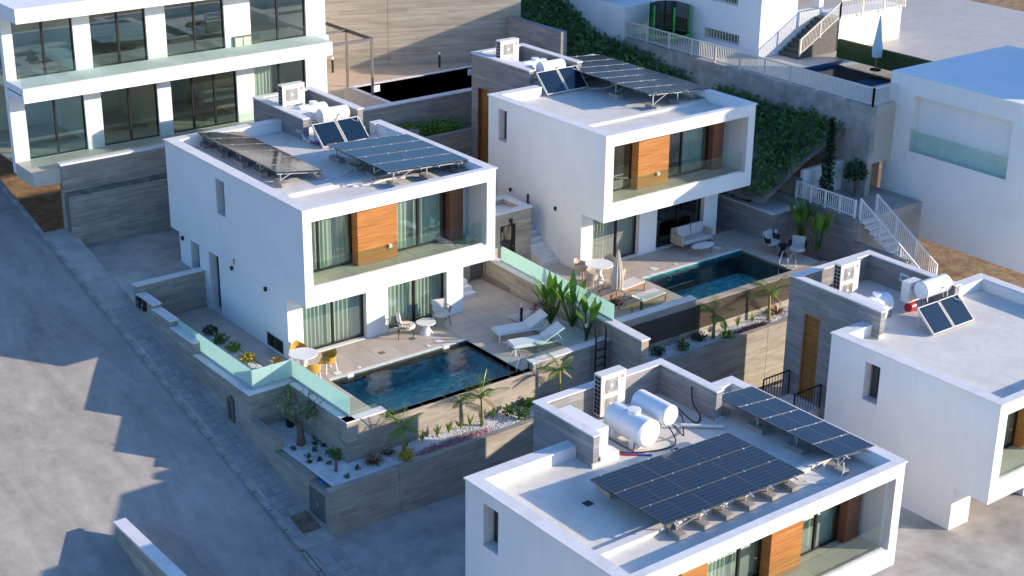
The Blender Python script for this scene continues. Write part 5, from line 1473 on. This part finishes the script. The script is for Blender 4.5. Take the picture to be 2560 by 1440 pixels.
for i,(q,m,w) in enumerate([((5.0,-4.85,-1.12),LSHRUB,'shaded right of the second palm'),((5.9,-4.75,-1.12),LSHRUB,'near the third palm'),((5.2,-5.35,-1.12),LSHRUB,'at the planter edge below the pool corner'),((.35,-5.4,-1.15),LYEL,'yellow-green below the first palm'),((12.4,-4.3,-1.08),LDARK,'at the left end of the upper planter'),((13.4,-4.5,-1.08),LSHRUB,'second in the upper planter'),((14.5,-4.2,-1.08),LDARK,'beside the pale-tipped palm'),((15.5,-4.75,-1.08),LBRIGHT,'right of the pale-tipped palm'),((-1.2,4.8,.05),LDARK,'topping the gravel strip by the mint glass'),((-1.3,3.9,.05),LSHRUB,'second in the gravel strip'),((-1.25,3.0,.05),LBRIGHT,'variegated in the gravel strip'),((-1.3,1.9,.05),LYEL,'yellow at the low end of the gravel strip'),((22.5,1.9,1.35),LDARK,'first in the side planter'),((22.5,1.2,1.35),LDARK,'second in the side planter')]): shrub('shrub','leafy shrub '+w,q,(.3,.28,.2),140,.12,m,40+i)
def bigleaf(label,loc,n,h,seed):
    rg=random.Random(seed); r=thing('paddle_leaf_plant',label,'plant',loc)
    for k in range(n):
        a=k*2.4+rg.uniform(-.4,.4); t=rg.uniform(.12,.5); d=Vector((math.cos(a)*t,math.sin(a)*t,1)).normalized(); L=h*rg.uniform(.4,.65); b=Vector(loc)+d*L; st=MB().tube([loc,b],[.03,.018],6); mb=MB(); blade(mb,b,d,h*rg.uniform(.4,.55),.26,.7,8); part('stalk',st,LSHRUB,r); part('leaf',mb,LBANA,r)
bigleaf('tall paddle-leaf plant nearest the white loungers',(9.3,-1.7,.05),11,2.0,1); bigleaf('tall paddle-leaf plant in the middle of the gravel bed',(9.75,-2.4,.05),11,1.9,2); bigleaf('lower paddle-leaf plant by the dividing wall end',(9.55,-3.5,.05),9,1.6,3); bigleaf('tall paddle-leaf plant behind the round armchairs',(22.9,-1.5,ZB),12,1.9,4); bigleaf('sunlit paddle-leaf plant in the upper terrace corner',(22.6,-2.7,ZB),12,1.7,5)
shrub('dark_shrub','twiggy dark purple shrub behind the white loungers',(9.6,-.9,.05),(.6,.5,.35),500,.08,LPURP,77)
cy=thing('cypress','tall dark slender cypress by the white yard wall','tree',(24.6,-1.2,1.6)); rg=random.Random(8); cm=MB()
for i in range(14): foliage(cm,(24.6,-1.2,1.9+i*.24),(.42-.025*i,.42-.025*i,.3),170,.14,rg,up=-.3)
part('crown',cm,LCYP,cy); part('trunk',MB().cyl((24.6,-1.2,1.5),(24.6,-1.2,2.2),.08),BARK,cy)
shrub('young_tree','broad-leaved young tree in front of the white yard wall',(26.2,-1.4,1.6),(.6,.6,.5),260,.2,LDARK,81,stem=.7,cat='tree')
iv=foliage(MB(),(12.8,12.9,3.15),(3.6,.55,.5),5000,.14,random.Random(6)); struct('ivy_bed',iv,LBRIGHT,kind='stuff')
gs=MB(); rg=random.Random(12)
for _ in range(16000):
    x,y=rg.uniform(21.8,26.4),rg.uniform(-.2,26); 
    if nz(x,y,.45,4)<-.12 and 2<y<9: continue
    q=Vector((x,y,slz(x,y)+rg.uniform(0,.35))); d=Vector((rg.uniform(-1,1),rg.uniform(-1,1),rg.uniform(.1,1))).normalized(); e=d.orthogonal().normalized(); k=rg.uniform(.12,.28); gs.add([q,q+d*k*.5+e*k*.35,q+d*k,q+d*k*.5-e*k*.35],[(0,1,2,3)])
struct('undergrowth',gs,LSHRUB,kind='stuff')
# ------------------------------------------------------------------ furniture
def tub_chair(label,loc,rz,shell,cush,legm,group,w=.58,back=.78,slats=False):
    r=thing('armchair',label,'armchair',(0,0,0),group); mb=MB(); n=14
    for t,z in ((.85,.40),(1,.6),(1.05,back)):
        for i in range(n+1):
            a=R(-20+220*i/n); zz=z if z<.7 else back-.18*abs(math.cos(a)); mb.v.append((w/2*t*math.cos(a),w/2*t*math.sin(a),zz))
    for j in range(2):
        for i in range(n): mb.f.append((j*(n+1)+i,j*(n+1)+i+1,(j+1)*(n+1)+i+1,(j+1)*(n+1)+i))
    if slats:
        s_=MB()
        for i in range(n+1): s_.tube([mb.v[i],mb.v[i+n+1],mb.v[i+2*n+2]],.012,5)
        s_.tube(mb.v[2*n+2:],.016,6); part('backrest',s_,shell,r)
    else: part('backrest',mb,shell,r)
    part('seat',MB().lathe([(w/2*.8,.34),(w/2*.9,.40),(w/2*.8,.48)],(0,-.02,0),18),cush,r)
    if cush in (CUSH,CUSHG): part('back_cushion',MB().boxm(w*.7,.12,.4,Matrix.Translation((0,w*.33,.66))@Matrix.Rotation(-.2,4,'X')),cush,r)
    for sx,sy in ((-1,-1),(1,-1),(1,1),(-1,1)): part('leg',MB().bar((sx*w*.32,sy*w*.3,.38),(sx*w*.4,sy*w*.38,0),.03),legm,r)
    relabel(r,loc,rz,label); return r
def rtable(label,loc,rad,h,m=PLAST,rb=.22):
    r=thing('round_table',label,'table',loc); part('top',MB().lathe([(rad,h-.03),(rad,h)],loc,32),m,r); part('pedestal',MB().lathe([(rb,0),(rb*.45,h*.5),(rb*.9,h-.03)],loc,20),m,r)
rtable('round white dining table with ochre woven chairs',(-.12,.1,0),.5,.74)
c0=tub_chair('ochre woven chair behind the round dining table',(.15,.85,0),-.2,ROPEO,ROPEO,WHITEM,'ochre dining chairs')
for q,rz,l in (((.65,-.25,0),-1.6,'ochre woven chair right of the round dining table'),((-.2,-.62,0),3.0,'ochre woven chair in front of the round dining table'),((-.85,.35,0),1.5,'ochre woven chair left of the round dining table')): clone(c0,q,rz,l)
rtable('low white round coffee table between two olive lounge chairs',(5.2,.42,0),.36,.45,PLAST,.26)
c1=tub_chair('olive slatted lounge chair left of the low white table',(4.45,.62,0),1.0,OLIVEM,CUSH,OLIVEM,'olive lounge chairs',.75,.8,True); clone(c1,(6.15,.85,0),-.3,'olive slatted lounge chair with tall cushion right of the low white table')
def lounger(label,loc,rz,fm,cm_,group):
    r=thing('sun_lounger',label,'sun lounger',(0,0,0),group)
    for y in (-.32,.32): part('side_rail',MB().bar((-1,y,.30),(1,y,.30),.05),fm,r)
    part('end_rail',MB().bar((-1,-.32,.30),(-1,.32,.30),.05),fm,r)
    part('seat',MB().box(-.98,.25,-.30,.30,.31,.37),cm_,r); part('backrest',MB().boxm(.82,.60,.06,Matrix.Translation((.60,0,.56))@Matrix.Rotation(-.52,4,'Y')),cm_,r)
    for x,y in ((-.95,-.32),(.95,-.32),(.95,.32),(-.95,.32)): part('leg',MB().bar((x,y,.3),(x,y,0),.05),fm,r)
    part('prop',MB().bar((.7,-.28,.58),(.9,-.28,.3),.03),fm,r); relabel(r,loc,rz,label); return r
l0=lounger('white sun lounger nearer the house beside the left pool',(7.85,-1.75,0),-.25,WHITEM,SLING,'white sun loungers'); clone(l0,(7.6,-3.0,0),-.25,'white sun lounger nearer the pool ladder')
l1=lounger('teak sun lounger just right of the closed beige parasol',(13.1,-1.35,ZB),math.pi+.1,TEAK,CUSH,'teak sun loungers'); clone(l1,(13.0,-2.65,ZB),math.pi+.1,'teak sun lounger nearest the clear front railing')
rtable('rounded white dining table on the upper terrace',(13.27,.2,ZB),.55,.74)
c2=tub_chair('beige rope chair behind the upper dining table, left one',(12.95,.9,ZB),.3,ROPE,ROPE,ROPE,'beige rope dining chairs')
for q,rz,l in (((14.05,.55,ZB),-1.0,'beige rope chair behind the upper dining table, right one'),((12.6,-.1,ZB),1.9,'beige rope chair in front of the upper dining table, left one'),((13.6,-.55,ZB),3.3,'beige rope chair in front of the upper dining table, right one')): clone(c2,q,rz,l)
so_f=thing('outdoor_sofa','pale grey outdoor sofa with rope back and wooden legs','sofa',(18.95,1.0,ZB))
part('seat',MB().box(18.2,19.75,.6,1.25,ZB+.28,ZB+.46),CUSHG,so_f); part('backrest',MB().box(18.1,19.85,1.22,1.3,ZB+.25,ZB+.85),ROPE,so_f)
for x in (18.1,19.75): part('arm',MB().box(x,x+.1,.62,1.22,ZB+.25,ZB+.66),ROPE,so_f)
for x in (18.25,19.0): part('back_cushion',MB().boxm(.7,.16,.45,Matrix.Translation((x+.35,1.12,ZB+.68))@Matrix.Rotation(-.2,4,'X')),CUSHG,so_f)
for x,y in ((18.2,.65),(19.75,.65),(19.75,1.2),(18.2,1.2)): part('leg',MB().bar((x,y,ZB),(x,y,ZB+.28),.045),TEAK,so_f)
ct=thing('coffee_table','white rounded coffee table on wooden legs before the outdoor sofa','table',(18.75,.05,ZB)); part('top',MB().lathe([(.5,.33),(.52,.36)],(18.75,.05,ZB),24,1.1,.6),PLAST,ct)
for x,y in ((18.4,-.1),(19.1,-.1),(18.75,.25)): part('leg',MB().bar((x,y,ZB),(x,y,ZB+.34),.04),TEAK,ct)
c3=tub_chair('pale round armchair left of the dark side table',(21.2,-1.5,ZB),.2,BLACK,CUSHG,TEAK,'round armchairs by the upper pool',.75,.85); clone(c3,(21.5,-2.6,ZB),-1.0,'pale round armchair right of the dark side table')
rtable('small dark drum side table between the round armchairs',(21.2,-2.1,ZB),.2,.5,BLACK,.2)
for x,y,z,l in ((5.9,-4.0,0,'steel pool ladder at the right end of the left pool'),(20.3,-3.1,ZB,'steel pool ladder beside the round armchairs')):
    r=thing('pool_ladder',l,'pool ladder',(x,y,z))
    for d in (-.22,.22): part('handrail',MB().tube([(x-.15,y+d,z-.7),(x-.15,y+d,z+.2),(x+.05,y+d,z+.62),(x+.3,y+d,z+.6),(x+.38,y+d,z)],.022,7),CHROME,r)
    for k in range(3): part('tread',MB().box(x-.2,x-.1,y-.2,y+.2,z-.25-.2*k,z-.22-.2*k),CHROME,r)
bl_=thing('wall_ladder','black metal ladder hooked over the concrete wall end','ladder',(9.3,-4.6,-1.1))
for x in (9.0,9.45): part('stile',MB().bar((x,-4.62,-1.1),(x,-4.62,1.0),.05),BLACK,bl_)
for k in range(5): part('rung',MB().bar((9.0,-4.62,-.8+.3*k),(9.45,-4.62,-.8+.3*k),.035),BLACK,bl_)
solo('drain_pipe',MB().tube([(-2.80,.55,-1.15),(-2.82,.55,-.35),(-2.82,.42,-.25),(-2.82,.3,-.35),(-2.80,.3,-1.15)],.06,8),GREYM,'bent grey pipe on the street wall below the mint glass','pipe')
solo('pit_cover',MB().prism([(-3.5,-4.5),(-2.85,-4.5),(-2.85,-5.35),(-3.5,-5.35)],lambda x,y:prof(y)+.006,lambda x,y:prof(y)+.025),RUST,'rusty rectangular cover in the pavement before the grey cabinet doors','cover')
